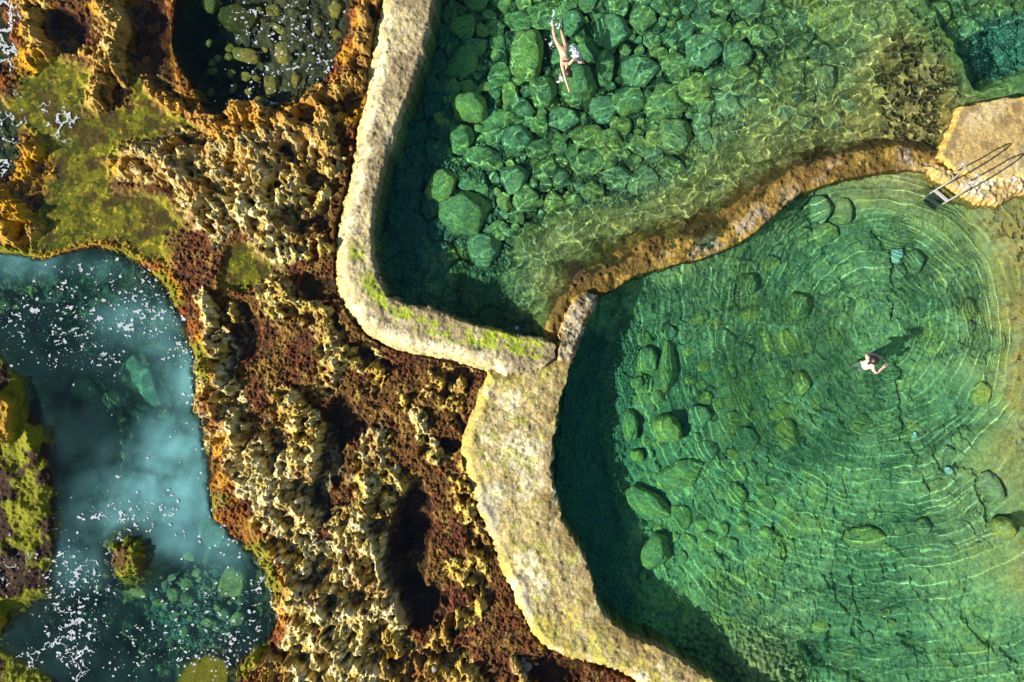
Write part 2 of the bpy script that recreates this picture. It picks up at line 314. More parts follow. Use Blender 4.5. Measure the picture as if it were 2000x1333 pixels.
def bed_z(x, y):
    i = int(np.clip(np.searchsorted(BX, x), 0, len(BX) - 1)); j = int(np.clip(np.searchsorted(BY, y), 0, len(BY) - 1)); return float(BZ[j, i])

# ------------------------------------------------------------------ reef and sea bed
print('reef')
X, Y = grid_xy(-170, 1560, -170, 1490, 0.0215)
RIDGES = [  # polyline, half width, height, pale
 ([(70,-60),(70,20),(62,70),(75,110)],26,.5,.35),([(85,90),(150,92),(190,105)],16,.35,.2),([(215,-60),(222,40),(212,110),(205,150),(190,190)],30,.55,.35),([(245,20),(240,80),(262,120)],14,.4,.3),
 ([(300,150),(335,190),(385,215),(430,250)],22,.35,.1),([(55,130),(50,100)],15,.3,.1),([(215,165),(225,205)],12,.3,.1),
 ([(255,315),(310,325),(355,350),(390,400),(425,440)],36,.75,1.),([(300,300),(360,300),(410,300)],28,.6,.9),([(430,300),(470,260),(520,240)],36,.75,.7),
 ([(500,250),(540,290),(510,340),(480,400),(520,440),(545,480)],46,.8,1.),([(590,330),(560,380),(570,440)],34,.65,.8),([(560,240),(610,250),(640,220)],30,.6,.4),([(610,190),(650,185),(690,160)],22,.5,.2),([(620,290),(600,300)],32,.6,.6),
 ([(630,380),(610,430),(590,470)],20,.45,.5),([(705,-60),(712,40),(700,120)],18,.35,.05),([(440,320),(400,370)],24,.5,.8),
 ([(395,585),(410,630),(435,680),(440,720)],22,.5,.7),([(450,610),(480,650)],14,.35,.5),([(415,720),(440,780),(450,830),(490,880)],34,.55,.8),([(500,880),(540,930),(560,1000)],40,.65,1.),
 ([(470,900),(500,960),(530,1030),(560,1080)],30,.5,.9),([(560,1130),(575,1200)],26,.5,.7),([(500,1290),(540,1330)],22,.4,.3),([(600,500),(640,480)],14,.3,.4),([(540,300),(600,320),(640,330)],30,.5,.6),([(380,270),(400,330),(440,370)],26,.4,.8),
 ([(535,565),(550,600),(600,610),(650,640)],24,.5,.5),([(640,650),(655,700),(650,735)],26,.5,.7),([(680,690),(720,700),(730,745)],20,.4,.5),
 ([(560,790),(590,830),(625,860),(630,900)],34,.6,.6),([(600,900),(610,950),(580,1000)],34,.6,.9),([(520,860),(560,900)],30,.55,.8),
 ([(735,860),(730,920),(705,980),(690,1030)],24,.6,.7),([(760,930),(755,990),(720,1040)],26,.55,.6),([(700,1030),(720,1090),(730,1150),(760,1200)],36,.7,1.),([(660,1020),(680,1060)],24,.55,.8),
 ([(560,1020),(570,1100),(590,1180),(600,1260),(590,1360)],44,.6,.8),([(640,1120),(650,1200),(640,1280),(660,1360)],46,.6,.8),([(700,1200),(720,1260),(700,1360)],34,.6,.8),
 ([(825,810),(840,860),(858,905)],13,.45,.7),([(850,770),(870,740),(880,790)],14,.4,.4),([(800,780),(805,800)],10,.3,.3),([(905,740),(900,790)],13,.35,.2),([(885,800),(895,830)],10,.3,.3),
 ([(915,850),(905,930),(915,1000),(930,1060),(945,1120)],18,.4,.3),([(890,1100),(930,1150),(935,1190),(890,1210),(860,1230)],17,.45,.3),([(860,1240),(850,1280),(870,1310)],14,.4,.2),
 ([(760,1260),(820,1310),(900,1310),(930,1360)],26,.45,.3),([(770,1300),(760,1360)],24,.4,.2),([(1005,1290),(1020,1360)],16,.35,.6),([(470,1300),(520,1290),(560,1320)],28,.35,.3),([(45,270),(70,310),(80,345)],22,.4,.0),([(-20,370),(15,400),(30,450),(60,460)],30,.45,.15),
 ([(-20,780),(5,800),(0,860)],16,.3,.1),([(470,1230),(500,1240)],10,.1,.0),([(-20,1200),(5,1230)],14,.35,.1)]
PITS = [((128,60),(38,44),.9),((335,277),(52,16),.5),((60,385),(22,28),.5),((215,185),(7,34),.4),((80,350),(20,30),.3),((20,375),(26,14),.4),((690,200),(26,22),.7),((600,245),(24,14),.45),((548,300),(14,10),.45),((530,380),(16,18),.6),((615,350),(26,16),.6),((640,420),(14,34),.5),
 ((625,560),(40,24),.6),((595,480),(20,15),.4),((482,650),(26,52),.6),((465,660),(14,18),.3),((706,694),(20,12),.6),((733,712),(22,14),.5),((915,714),(22,9),.4),((672,820),(40,46),.9),((655,880),(26,60),.9),((632,960),(15,50),.7),((548,885),(18,24),.5),((610,970),(20,24),.5),
 ((885,765),(12,22),.5),((873,862),(16,13),.6),((830,880),(7,9),.2),((805,1000),(34,60),1.3),((795,1090),(44,70),1.4),((825,1170),(38,52),1.4),((770,1040),(26,40),.9),((725,1240),(22,22),.6),((745,1280),(32,22),.6),((862,1250),(9,24),.4),((880,1290),(34,24),.7),
 ((1080,1310),(60,28),.8),((940,1120),(14,40),.3),((955,1160),(10,26),.3),((610,1120),(22,12),.3),((640,1115),(18,10),.3),((570,1070),(14,16),.3),((690,1170),(16,22),.4),((590,1290),(14,18),.35),((620,1010),(18,12),.3),((650,1230),(10,14),.3),((290,70),(40,80),.7),
 ((330,130),(26,40),.5),((255,95),(14,26),.5),((420,250),(24,14),.3),((670,1010),(12,20),.5),((700,950),(12,14),.3),((560,1215),(14,8),.3),((540,700),(60,34),.1)]
def reef_z(px, py, gx, gy):
    # outlines follow the traced positions; the fine relief is laid out in metres on the ground (gx, gy)
    n1 = fbm(gx, gy, 60, 4, 1); n2 = fbm(gx, gy, 60, 4, 6); nm = fbm(gx, gy, 20, 4, 11); nf = fbm(gx, gy, 6, 3, 15)
    vx = gx + 46 * (n1 - .5) + 14 * (nm - .5); vy = gy + 46 * (n2 - .5) + 14 * (nf - .5)
    wx = px + 46 * (n1 - .5) + 14 * (nm - .5); wy = py + 46 * (n2 - .5) + 14 * (nf - .5)
    M = np.zeros(px.shape); hgt = np.zeros(px.shape); pale = np.zeros(px.shape)
    for pts, w, hh, pl in RIDGES:
        x0 = min(p[0] for p in pts) - w * 2.4 - 30; x1 = max(p[0] for p in pts) + w * 2.4 + 30; y0 = min(p[1] for p in pts) - w * 2.4 - 30; y1 = max(p[1] for p in pts) + w * 2.4 + 30
        s_ = (px > x0) & (px < x1) & (py > y0) & (py < y1)
        f = sm(w * 1.45, w * .25, dist_line(wx[s_], wy[s_], pts))
        b_ = f * hh > hgt[s_]
        hgt[s_] = np.where(b_, f * hh, hgt[s_]); M[s_] = np.maximum(M[s_], np.clip(f * 1.5, 0, 1)); pale[s_] = np.where(b_, pl, pale[s_])
    l1, _, i1 = worley(vx, vy, 26, 1); l2, _, i2 = worley(gx + 6 * nm, gy + 6 * nf, 11.5, 4); l3, _, i3 = worley(gx, gy, 5.2, 6)
    def rdg(a_, b_, sc, o, sd_): return 1 - np.abs(2 * fbm(a_, b_, sc, o, sd_) - 1) * 2.2
    rough = .45 + 1.1 * fbm(gx, gy, 70, 2, 53)
    lump = .13 * rdg(vx, vy, 40, 2, 42) + rough * (.045 * rdg(gx, gy, 16, 3, 17) + .040 * rdg(gx, gy, 6.5, 2, 29) + .02 * (1 - 1.4 * l2 ** 2) * i2 + .025 * (1 - 1.5 * l3 ** 2)) - .05
    hol = sm(.50, .66, fbm(gx, gy, 30, 3, 27)) ; hol2 = sm(.60, .70, fbm(gx, gy, 12, 2, 33))
    z = .10 + .10 * (n1 - .5) + hgt * .48 + M * lump + (1 - M) * (.09 * (nf - .5) + .09 * (nm - .5) + .035 * (1 - 1.5 * l3) + .05 * (1 - 1.5 * l2) * i2)
    z += M * .48 * (fbm(gx, gy, 48, 2, 8) - .55)
    z -= M * (.34 * hol + .15 * hol2)
    pitm = np.zeros(px.shape)
    for (cx, cy), (rx, ry), dep in PITS:
        s_ = (np.abs(px - cx) < rx * 2 + 30) & (np.abs(py - cy) < ry * 2 + 30)
        e = np.hypot((wx[s_] - cx) / rx, (wy[s_] - cy) / ry); f = sm(1.25, .65, e)
        z[s_] -= dep * .62 * f; pitm[s_] = np.maximum(pitm[s_], f * min(1, dep))
    # green flat
    gf = np.maximum(sm(-26, 14, sdf(wx, wy, [(40,150),(110,120),(165,150),(175,230),(240,220),(250,150),(280,130),(300,200),(380,225),(385,265),(250,275),(215,310),(210,380),(320,400),(345,440),(320,520),(250,485),(190,470),(100,500),(40,480),(60,430),(90,380),(100,310),(60,250),(20,220)])), sm(1.2, .8, np.hypot((wx - 475) / 44, (wy - 525) / 40)))
    z = mix(z, -.0 + .07 * (nm - .35) + .05 * (nf - .5) - .03, gf * (1 - M * .8))
    # sea
    sd = np.maximum.reduce([sdf(px + 14 * (nm - .5), py + 14 * (nf - .5), q) for q in (SEA, INLET, SURF, SURF2)])
    ledg = np.maximum(sdf(px + 40 * (nm - .5) + 60 * (n2 - .5), py + 50 * (n1 - .5), LEDGE), sdf(px + 20 * (nm - .5), py, LEDGE2))
    e1 = np.hypot((wx - 253) / 36, (wy - 1095) / 48); isl = sm(1.3, .75, e1); e2 = np.hypot((px - 405) / 40, (py - 1320) / 38)
    Dp = rbf(px, py, SEAD)
    st1, st2, sid = worley(wx, wy, 24, 3)
    zs = -Dp + .16 * (1 - l1) + .20 * (1 - np.clip(st1, 0, 1) ** 2) * sm(.3, .7, sid) + .3 * (n1 - .5) + .15 * (nm - .5)
    tz = sm(-4, 26, sd)
    z = mix(z, zs, tz)
    lz = .02 + .30 * sm(0, 45, ledg) * (n1 * 1.6 - .3) + .14 * (nm - .5) + .07 * (nf - .5) + M * .3 * (1 + lump)
    z = np.where(ledg > -85, np.maximum(z, mix(z, lz, sm(-85, 12, ledg))), z)
    z = np.where(sd > 0, np.maximum(z, mix(z, -.12 + .05 * nm, sm(1.5, .95, e2))), z)
    return z, dict(M=M, pale=pale, gf=gf, sd=sd, ledg=ledg, pit=pitm, n1=n1, nm=nm, nf=nf, l1=l1, l2=l2, l3=l3, i1=i1, Dp=Dp, hol=hol, sid=sid, st1=st1, e2=e2, wx=wx, wy=wy)
# solve screen position against the real height on a coarse grid first
px, py = to_px(X, Y, np.zeros_like(X))
cx_, cy_ = X[::6, ::6], Y[::6, ::6]; qx, qy = px[::6, ::6], py[::6, ::6]
def blur(a, n=3):
    for _ in range(n):
        a = np.pad(a, 1, mode='edge'); a = (a[:-2, 1:-1] + a[2:, 1:-1] + a[1:-1, :-2] + a[1:-1, 2:] + 2 * a[1:-1, 1:-1]) / 6
    return a
for _ in range(3):
    zc = blur(reef_z(qx, qy, CX + cx_ * PPM, CY - cy_ * PPM)[0], 5); qx, qy = to_px(cx_, cy_, zc)
def upsample(a, shape, f):
    j = np.minimum(np.arange(shape[0]) / f, a.shape[0] - 1.001); i = np.minimum(np.arange(shape[1]) / f, a.shape[1] - 1.001)
    j0 = j.astype(int); i0 = i.astype(int); fj = (j - j0)[:, None]; fi = (i - i0)[None, :]
    return (a[j0][:, i0] * (1 - fi) + a[j0][:, i0 + 1] * fi) * (1 - fj) + (a[j0 + 1][:, i0] * (1 - fi) + a[j0 + 1][:, i0 + 1] * fi) * fj
zc = upsample(zc, X.shape, 6); px, py = to_px(X, Y, zc)
gx, gy = CX + X * PPM, CY - Y * PPM
Z, q = reef_z(px, py, gx, gy)
M, nm, nf, n1, sd = q['M'], q['nm'], q['nf'], q['n1'], q['sd']
C = np.zeros(X.shape + (3,)); C[:] = col(.085, .032, .018)
C = cmix(C, col(.17, .055, .02), sm(.50, .66, nf) * .8)
C = cmix(C, col(.13, .075, .02), sm(.45, .62, n1) * .8)
C = cmix(C, col(.24, .12, .04), sm(.60, .72, fbm(px, py, 5, 2, 26)) * .4)
C = cmix(C, col(.04, .02, .015), sm(.50, .36, nf) * .7)
crust = sm(.20, .48, M + .8 * (nm - .5) + .35 * (nf - .5))
crust = np.maximum(crust, .45 * sm(.60, .68, fbm(gx, gy, 22, 4, 32)) * sm(.05, .0, sd))
cr = np.zeros_like(C); cr[:] = col(.54, .40, .10)
pl = np.clip(q['pale'] + .08 + 1.2 * (nm - .5) + .8 * (nf - .5), 0, 1)
cr = cmix(cr, col(.62, .53, .20), sm(.40, .95, pl)); cr = cmix(cr, col(.70, .65, .46), sm(.80, 1.0, pl) * sm(.50, .66, nf))
cr = cmix(cr, col(.24, .11, .03), sm(.58, .68, fbm(gx, gy, 34, 4, 54)) * .6)
cr = cmix(cr, col(.42, .25, .07), sm(.35, .05, q['pale'] + .3 * (n1 - .5)) * .8)
cr = cmix(cr, col(.15, .10, .04), sm(.50, .36, nf) * .55)
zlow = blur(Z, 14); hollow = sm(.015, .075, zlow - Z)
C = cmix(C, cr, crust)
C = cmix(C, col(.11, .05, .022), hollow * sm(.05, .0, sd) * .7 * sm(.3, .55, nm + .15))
C = cmix(C, col(.17, .05, .02), sm(.45, .62, q['hol'] * .8 + .2 * nf) * M * sm(.75, .3, q['pale']) * .6)
dse = -sd   # distance inland from the sea
rim = sm(34, 6, dse) * sm(-2, 4, dse)
topleft = sm(560, 430, py + .3 * px)
C = cmix(C, col(.30, .10, .02), rim * sm(.35, .55, nm) * .85)
C = cmix(C, col(.55, .30, .03), np.clip(rim + topleft * sm(.52, .62, n1), 0, 1) * sm(.52, .66, fbm(px, py, 34, 3, 19)) * .8)
C = cmix(C, col(.40, .24, .07), topleft * crust * .45)
yel = np.clip(sm(60, 20, np.hypot(px - 75, (py - 330) * .8)) + sm(46, 15, np.hypot(px - 60, py - 120)) + sm(30, 12, np.hypot(px - 214, py - 330)) + sm(60, 20, np.hypot(px - 20, (py - 420) * .8)), 0, 1)
C = cmix(C, col(.55, .32, .02), yel * sm(.3, .55, nf))
gm = np.clip(q['gf'], 0, 1) * sm(.9, .3, M)
gc = np.zeros_like(C); gc[:] = col(.27, .27, .03); gc = cmix(gc, col(.11, .13, .02), sm(.55, .4, nm)); gc = cmix(gc, col(.42, .35, .03), sm(.5, .7, nf) * .7); gc = cmix(gc, col(.12, .075, .03), sm(.50, .64, fbm(px, py, 26, 5, 47)) * .75)
C = cmix(C, gc, gm)
gb = sm(14, 4, np.abs(dse - 4)) * sm(.42, .58, fbm(px, py, 80, 2, 35)) * sm(200, 400, py)
C = cmix(C, col(.20, .21, .02), gb * .9)
seac = np.zeros_like(C); seac[:] = col(.07, .095, .045)
seac = cmix(seac, col(.22, .24, .08), sm(.35, .75, q['sid']) * sm(.7, .3, q['st1'])); seac = cmix(seac, col(.03, .04, .02), sm(.5, .38, nm))
inl = sm(0, 20, sdf(px, py, INLET)); seac = cmix(seac, col(.13, .12, .07), inl * .7)
C = cmix(C, seac, sm(4, 16, sd))
lg = sm(-60, 0, q['ledg']); lc = np.zeros_like(C); lc[:] = col(.05, .03, .02)
lc = cmix(lc, col(.21, .22, .02), sm(.46, .56, fbm(px, py, 44, 4, 48) + .10 * sm(40, 10, np.abs(px - 55 - .05 * (py - 900)) ))); lc = cmix(lc, col(.5, .28, .04), sm(.3, .6, M) * .8)
C = cmix(C, lc, lg)
C = cmix(C, col(.26, .24, .02), sm(1.3, .9, q['e2']) * (sd > 0))
C = cmix(C, col(.02, .018, .015), q['pit'] * .45 * (sm(.1, -.5, Z)))  # deep pit floors darkened: shade of the recess put into the rock colour
REEFCUT = [(-400,-400),(830,-400),(800,-150),(790,-60),(768,100),(735,235),(705,400),(688,520),(720,625),(850,660),(1000,700),(1010,800),(985,900),(1010,1050),(1080,1230),(1250,1300),(1450,1450),(1620,1620),(-400,1620)]
wallin = np.maximum(sdf(px, py, UP_WALL), sdf(px, py, LOW_WALL))
Z = np.where(wallin > 4, np.minimum(Z, .0), Z)
keep = sdf(px, py, REEFCUT) > -6
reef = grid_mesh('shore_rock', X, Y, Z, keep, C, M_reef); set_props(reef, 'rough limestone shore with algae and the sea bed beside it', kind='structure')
RX, RY, RZ = X[0], Y[:, 0], Z
def reef_h(x, y):
    i = int(np.clip(np.searchsorted(RX, x), 0, len(RX) - 1)); j = int(np.clip(np.searchsorted(RY, y), 0, len(RY) - 1)); return float(RZ[j, i])

# ------------------------------------------------------------------ walls
print('walls')
def wall(name, poly, top_fn, color_fn, box, zb=-2.4, side=5.0, zref=.45, res=.02, parent=None, m=M_wall):
    X, Y = grid_xy(*box, res)
    px, py = to_px(X, Y, np.full_like(X, zref))
    n1 = fbm(px, py, 26, 4, 14); n2 = fbm(px, py, 8, 3, 22); n3 = fbm(px, py, 70, 3, 25)
    s = sdf(px + 13 * (n1 - .5) + 9 * (n2 - .5), py + 13 * (n3 - .5) - 8 * (n2 - .5), poly)
    top = top_fn(px, py, s, n1, n2, n3)
    edge = sm(-side, 3.0, s) ** .6
    Z = np.where(s > 3, top, zb + (top - zb) * edge)
    C = color_fn(px, py, s, n1, n2, n3, Z)
    return grid_mesh(name, X, Y, Z, s > -side - 1.5, C, m, parent)
def up_top(px, py, s, n1, n2, n3):
    do = dist_line(px, py, WALL_OUT)
    di = dist_line(px, py, WALL_IN)
    z = .02 + .36 * sm(-6, 40, do) + .10 * (n1 - .5) + .06 * (n2 - .5) - .05 * sm(8, 0, di) + .04 * (n3 - .5)
    return z
def up_col(px, py, s, n1, n2, n3, Z):
    do = dist_line(px, py, WALL_OUT); di = dist_line(px, py, WALL_IN)
    C = np.zeros(px.shape + (3,)); C[:] = col(.46, .39, .24)
    C = cmix(C, col(.27, .21, .13), sm(.40, .56, fbm(px, py, 44, 5, 38)) * .85 * sm(20, 44, do)); C = cmix(C, col(.66, .60, .42), sm(.62, .42, n1) * sm(56, 24, do))  # brown mottles inside; outer bevel painted paler as the sunlit side
    C = cmix(C, col(.56, .46, .20), sm(26, 4, do + 14 * (n1 - .5)) * .85); C = cmix(C, col(.40, .25, .06), sm(9, 0, do + 12 * (n2 - .5)) * .7)
    C = cmix(C, col(.16, .12, .07), sm(.42, .30, n2) * .5); C = cmix(C, col(.15, .11, .06), sm(.012, .003, np.abs(fbm(px, py, 80, 4, 57) - .5)) * .5)
    moss = sm(22, 6, dist_line(px, py, [(690,470),(705,530),(735,575),(800,622),(870,650),(940,665),(1000,672),(1045,685)])) * sm(430, 520, py + .0 * px)
    mossd = sm(28, 8, dist_line(px, py, [(960,655),(1000,668),(1045,680)]))
    C = cmix(C, col(.30, .24, .12), sm(30, 5, di) * sm(560, 620, py) * .7)
    C = cmix(C, col(.30, .38, .03), np.clip(moss * sm(.45, .56, fbm(px, py, 20, 3, 51)) + mossd * sm(.4, .55, n2), 0, 1) * .9)
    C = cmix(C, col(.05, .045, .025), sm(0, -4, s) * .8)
    return C
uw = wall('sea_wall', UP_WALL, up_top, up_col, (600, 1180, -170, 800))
set_props(uw, 'narrow curved concrete wall with green moss enclosing the upper pool', 'sea wall', 'sea walls of the pools')
def low_top(px, py, s, n1, n2, n3):
    dr = dist_line(px, py, LOW_R); dl = dist_line(px, py, LOW_L)
    z = .38 + .09 * (n1 - .5) + .05 * (n2 - .5) + .16 * (n3 - .5) - .22 * sm(24, 0, dl)
    stp = sm(36, 30, dr + 14 * (n3 - .5)) * sm(730, 780, py) * sm(1240, 1180, py)
    crk = sm(4, 1, np.abs(dr + 14 * (n3 - .5) - 34)) * sm(800, 860, py) * sm(1210, 1160, py)
    return z
def low_col(px, py, s, n1, n2, n3, Z):
    dr = dist_line(px, py, LOW_R); dl = dist_line(px, py, LOW_L)
    C = np.zeros(px.shape + (3,)); C[:] = col(.48, .39, .20)
    C = cmix(C, col(.70, .62, .43), sm(.48, .62, fbm(px, py, 55, 4, 61) - .08 * sm(60, 20, dr)))
    ye = np.clip(sm(55, 10, dl) * .8 + sm(1120, 1220, py) * .7 + sm(760, 725, py) * .5, 0, 1)
    C = cmix(C, col(.46, .36, .10), ye * sm(.36, .56, fbm(px, py, 18, 4, 58)))
    C = cmix(C, col(.40, .40, .10), sm(.58, .64, fbm(px, py, 16, 3, 63)) * .7 * sm(1, 5, s))
    C = cmix(C, col(.24, .17, .08), sm(56, 20, dr + 30 * (n3 - .5)) * .8 * sm(.30, .55, n1))
    C = cmix(C, col(.20, .15, .08), sm(.42, .32, n2) * .4)
    C = cmix(C, col(.26, .19, .09), sm(.58, .68, fbm(px, py, 32, 5, 13)) * .35); C = cmix(C, col(.15, .11, .06), sm(.012, .003, np.abs(fbm(px, py, 90, 4, 56) - .5)) * .55)
    gry = np.clip(sm(40, 15, np.hypot(px - 950, (py - 1010) * .5)) + sm(22, 8, np.hypot(px - 1025, (py - 1195) * .4)), 0, 1) * sm(6, 12, s)
    C = cmix(C, col(.34, .32, .27), gry * .8)
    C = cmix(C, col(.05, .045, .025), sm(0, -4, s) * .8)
    return C
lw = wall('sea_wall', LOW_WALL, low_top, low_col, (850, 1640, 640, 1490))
set_props(lw, 'broad pale concrete wall with yellow lichen enclosing the lower pool', 'sea wall', 'sea walls of the pools')
def st_top(px, py, s, n1, n2, n3): return .34 + .12 * (n1 - .5) + .1 * (n2 - .5) - .12 * sm(14, 0, s)
def st_col(px, py, s, n1, n2, n3, Z):
    C = np.zeros(px.shape + (3,)); C[:] = col(.40, .34, .25); C = cmix(C, col(.20, .15, .10), sm(.5, .62, n1)); C = cmix(C, col(.4, .26, .06), sm(12, 2, s) * sm(.4, .6, n1))
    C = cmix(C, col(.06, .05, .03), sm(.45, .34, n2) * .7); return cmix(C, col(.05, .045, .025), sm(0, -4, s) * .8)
def dv_top(px, py, s, n1, n2, n3):
    dc = dist_line(px, py, CREST)
    dlo = dist_line(px, py, DIV_LOW)
    up = -lower_side(px, py)
    z = .05 - .75 * sm(10 + 26 * sm(1620, 1450, px) + 6 * sm(1230, 1150, px), 84 + 22 * sm(1620, 1450, px) + 10 * sm(1230, 1150, px), up) + .18 * (n3 - .5) + .12 * (n1 - .5) + .08 * (n2 - .5) + .05 * sm(1400, 1600, px) - .1 * sm(7, 0, dlo)
    return z
def dv_col(px, py, s, n1, n2, n3, Z):
    up = -lower_side(px, py)
    C = np.zeros(px.shape + (3,)); C[:] = col(.34, .225, .055)
    C = cmix(C, col(.11, .07, .02), sm(.42, .56, fbm(px, py, 36, 5, 28) + .16 * sm(0, 45, up) - .04) * .9); C = cmix(C, col(.34, .27, .19), sm(.53, .62, fbm(px, py, 34, 4, 37)) * sm(1240, 1400, px) * sm(30, 5, np.abs(up)))
    C = cmix(C, col(.20, .12, .05), sm(1420, 1560, px) * .6 * sm(.35, .6, n1)); C = cmix(C, col(.08, .05, .02), sm(14, 2, np.abs(up - 34 + 24 * (n1 - .5))) * .6)
    C = cmix(C, col(.38, .37, .15), sm(32, 70, up - 20 * sm(1620, 1450, px) + 50 * (n1 - .5)) * .85); C = cmix(C, col(.10, .07, .02), sm(.46, .36, n2) * .6)
    C = cmix(C, col(.07, .04, .025), sm(24, 12, np.hypot(px - 1127, (py - 527) * .8)) * .9)
    return C
dv = wall('dividing_wall', DIV, dv_top, dv_col, (1040, 1900, 240, 730), side=4, zref=.15)
set_props(dv, 'low winding rock wall furred with orange algae between the two pools', 'dividing wall')
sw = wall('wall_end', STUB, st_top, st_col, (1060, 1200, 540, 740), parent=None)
set_props(sw, 'rough grey end block of the dividing wall at the junction with the sea walls', 'wall end')
plat = bpy.data.objects.new('bathing_platform', None); S.collection.objects.link(plat)
plat.location = P(1960, 270, 0)
set_props(plat, 'tan concrete bathing platform with the metal ladder at its edge', 'platform')
def pl_top(px, py, s, n1, n2, n3): return .28 + .03 * (n1 - .5) + .025 * (n2 - .5) - .05 * sm(5, 0, s)
def pl_col(px, py, s, n1, n2, n3, Z):
    C = np.zeros(px.shape + (3,)); C[:] = col(.50, .36, .16); C = cmix(C, col(.58, .46, .26), sm(.45, .62, n3)); C = cmix(C, col(.24, .17, .09), sm(.56, .66, fbm(px, py, 40, 3, 29)) * .7)
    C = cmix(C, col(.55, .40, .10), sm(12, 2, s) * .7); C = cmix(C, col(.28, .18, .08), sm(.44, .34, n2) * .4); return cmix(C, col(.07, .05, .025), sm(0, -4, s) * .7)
def rb_top(px, py, s, n1, n2, n3):
    a, b, c = worley(px, py, 8, 19); return .18 + .045 * (1 - a * a * 1.4) * (.3 + c) + .1 * (n1 - .5) - .22 * sm(14, 0, s)
def rb_col(px, py, s, n1, n2, n3, Z):
    a, b, c = worley(px, py, 8, 19); C = np.zeros(px.shape + (3,)); C[:] = col(.46, .34, .17); C = cmix(C, col(.66, .60, .46), sm(.45, .62, n1) * sm(1840, 1900, px) * sm(6, 18, s))
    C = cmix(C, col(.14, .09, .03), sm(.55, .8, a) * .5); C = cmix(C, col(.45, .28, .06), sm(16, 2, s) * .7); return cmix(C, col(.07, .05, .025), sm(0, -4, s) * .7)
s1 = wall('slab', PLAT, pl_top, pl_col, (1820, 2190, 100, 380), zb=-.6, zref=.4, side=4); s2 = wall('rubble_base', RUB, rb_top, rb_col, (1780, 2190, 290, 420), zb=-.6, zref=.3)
for s_ in (s1, s2): s_.parent = plat; s_.matrix_parent_inverse = Matrix.Translation(-plat.location)

# far ground beyond the detailed area, a little below it
X, Y = grid_xy(-3000, 5000, -2700, 4000, 1.1); gx, gy = CX + X * PPM, CY - Y * PPM
Zo = -2.9 + 1.0 * (fbm(gx, gy, 700, 4, 5) - .5); C = np.zeros(X.shape + (3,)); C[:] = col(.10, .12, .06); C = cmix(C, col(.22, .18, .07), sm(.45, .6, fbm(gx, gy, 300, 3, 9)))
fg = grid_mesh('terrain', X, Y, Zo, np.ones(X.shape, bool), C, M_reef); set_props(fg, 'dark weedy rock floor stretching away around the pools', kind='structure')

# ------------------------------------------------------------------ water
print('water')
def water_mat(name, foamy=False):
    m, nt, N, L = new_mat(name); N.clear(); out = N.new('ShaderNodeOutputMaterial')
    gl = N.new('ShaderNodeBsdfGlass'); gl.inputs['IOR'].default_value = 1.33; gl.inputs['Roughness'].default_value = 0.0
    a = N.new('ShaderNodeAttribute'); a.attribute_name = 'Col'; L.new(a.outputs['Color'], gl.inputs['Color'])
    if not foamy:
        L.new(gl.outputs[0], out.inputs[0]); return m
    df = N.new('ShaderNodeBsdfDiffuse'); df.inputs[0].default_value = (0.20, 0.50, 0.52, 1)
    b = N.new('ShaderNodeAttribute'); b.attribute_name = 'milk'
    g = N.new('ShaderNodeNewGeometry'); n = N.new('ShaderNodeTexNoise'); n.inputs['Scale'].default_value = 0.9; n.inputs['Detail'].default_value = 4; n.inputs['Distortion'].default_value = 0.4
    L.new(g.outputs['Position'], n.inputs['Vector'])
    mr = N.new('ShaderNodeMapRange'); mr.inputs[1].default_value = .18; mr.inputs[2].default_value = .66; L.new(n.outputs[0], mr.inputs[0])
    mu = N.new('ShaderNodeMath'); mu.operation = 'MULTIPLY'; L.new(mr.outputs[0], mu.inputs[0]); L.new(b.outputs['Fac'], mu.inputs[1])
    mx = N.new('ShaderNodeMixShader'); L.new(mu.outputs[0], mx.inputs[0]); L.new(gl.outputs[0], mx.inputs[1]); L.new(df.outputs[0], mx.inputs[2])
    L.new(mx.outputs[0], out.inputs[0]); return m
def waves(X, Y, n, lam, ang, spread, amp, seed):
    r = np.random.RandomState(seed); Z = np.zeros_like(X)
    for k in range(n):
        a = ang + r.uniform(-spread, spread); l = r.uniform(*lam)
        Z += amp * l * np.sin((X * math.cos(a) + Y * math.sin(a)) * 2 * math.pi / l + r.uniform(0, 6.3) + 1.2 * np.sin(X * r.uniform(-.5, .5) + Y * r.uniform(-.5, .5)))
    return Z
def crest_net(px, py, ang, stretch, scale, sig, seed, warp=14):
    """narrow wave crests meeting in a net of stretched cells; height 0..1"""
    ux = px + warp * 2 * (fbm(px, py, 60, 3, seed) - .5) + 8 * (fbm(px, py, 18, 2, seed + 3) - .5); uy = py + warp * 2 * (fbm(px, py, 60, 3, seed + 5) - .5) + 8 * (fbm(px, py, 18, 2, seed + 8) - .5)
    ca, sa = math.cos(ang), math.sin(ang)
    f1, f2, i_ = worley((ux * ca + uy * sa) / stretch, -ux * sa + uy * ca, scale, seed + 2)
    return np.exp(-((f2 - f1) * scale / sig) ** 2) * (.35 + .65 * sm(.35, .6, fbm(px, py, 45, 2, seed + 9)))
POOL_U = [(830,-400),(800,-150),(790,-60),(768,100),(735,235),(705,400),(688,520),(720,625),(850,660),(1060,690)] + CREST[:16] + [(2350,300),(2350,-400)]
POOL_L = [(1060,700)] + CREST + [(2350,330),(2350,1650),(1650,1650),(1300,1330),(1200,1280),(1110,1200),(1060,1050),(1010,900),(1030,780)]
def absorb(D, k=(.43, .05, .08)):
    D = np.maximum(D, 0.02); return np.stack([np.exp(-k[0] * D), np.exp(-k[1] * D), np.exp(-k[2] * D)], -1)
M_w = water_mat('clear_water'); M_sw = water_mat('sea_water', True)
X, Y = grid_xy(660, 2190, -170, 760, 0.0215); px, py = to_px(X, Y, np.zeros_like(X))
D = depth_at(px, py)
foc = .92 / np.clip(D, .35, 2.0)
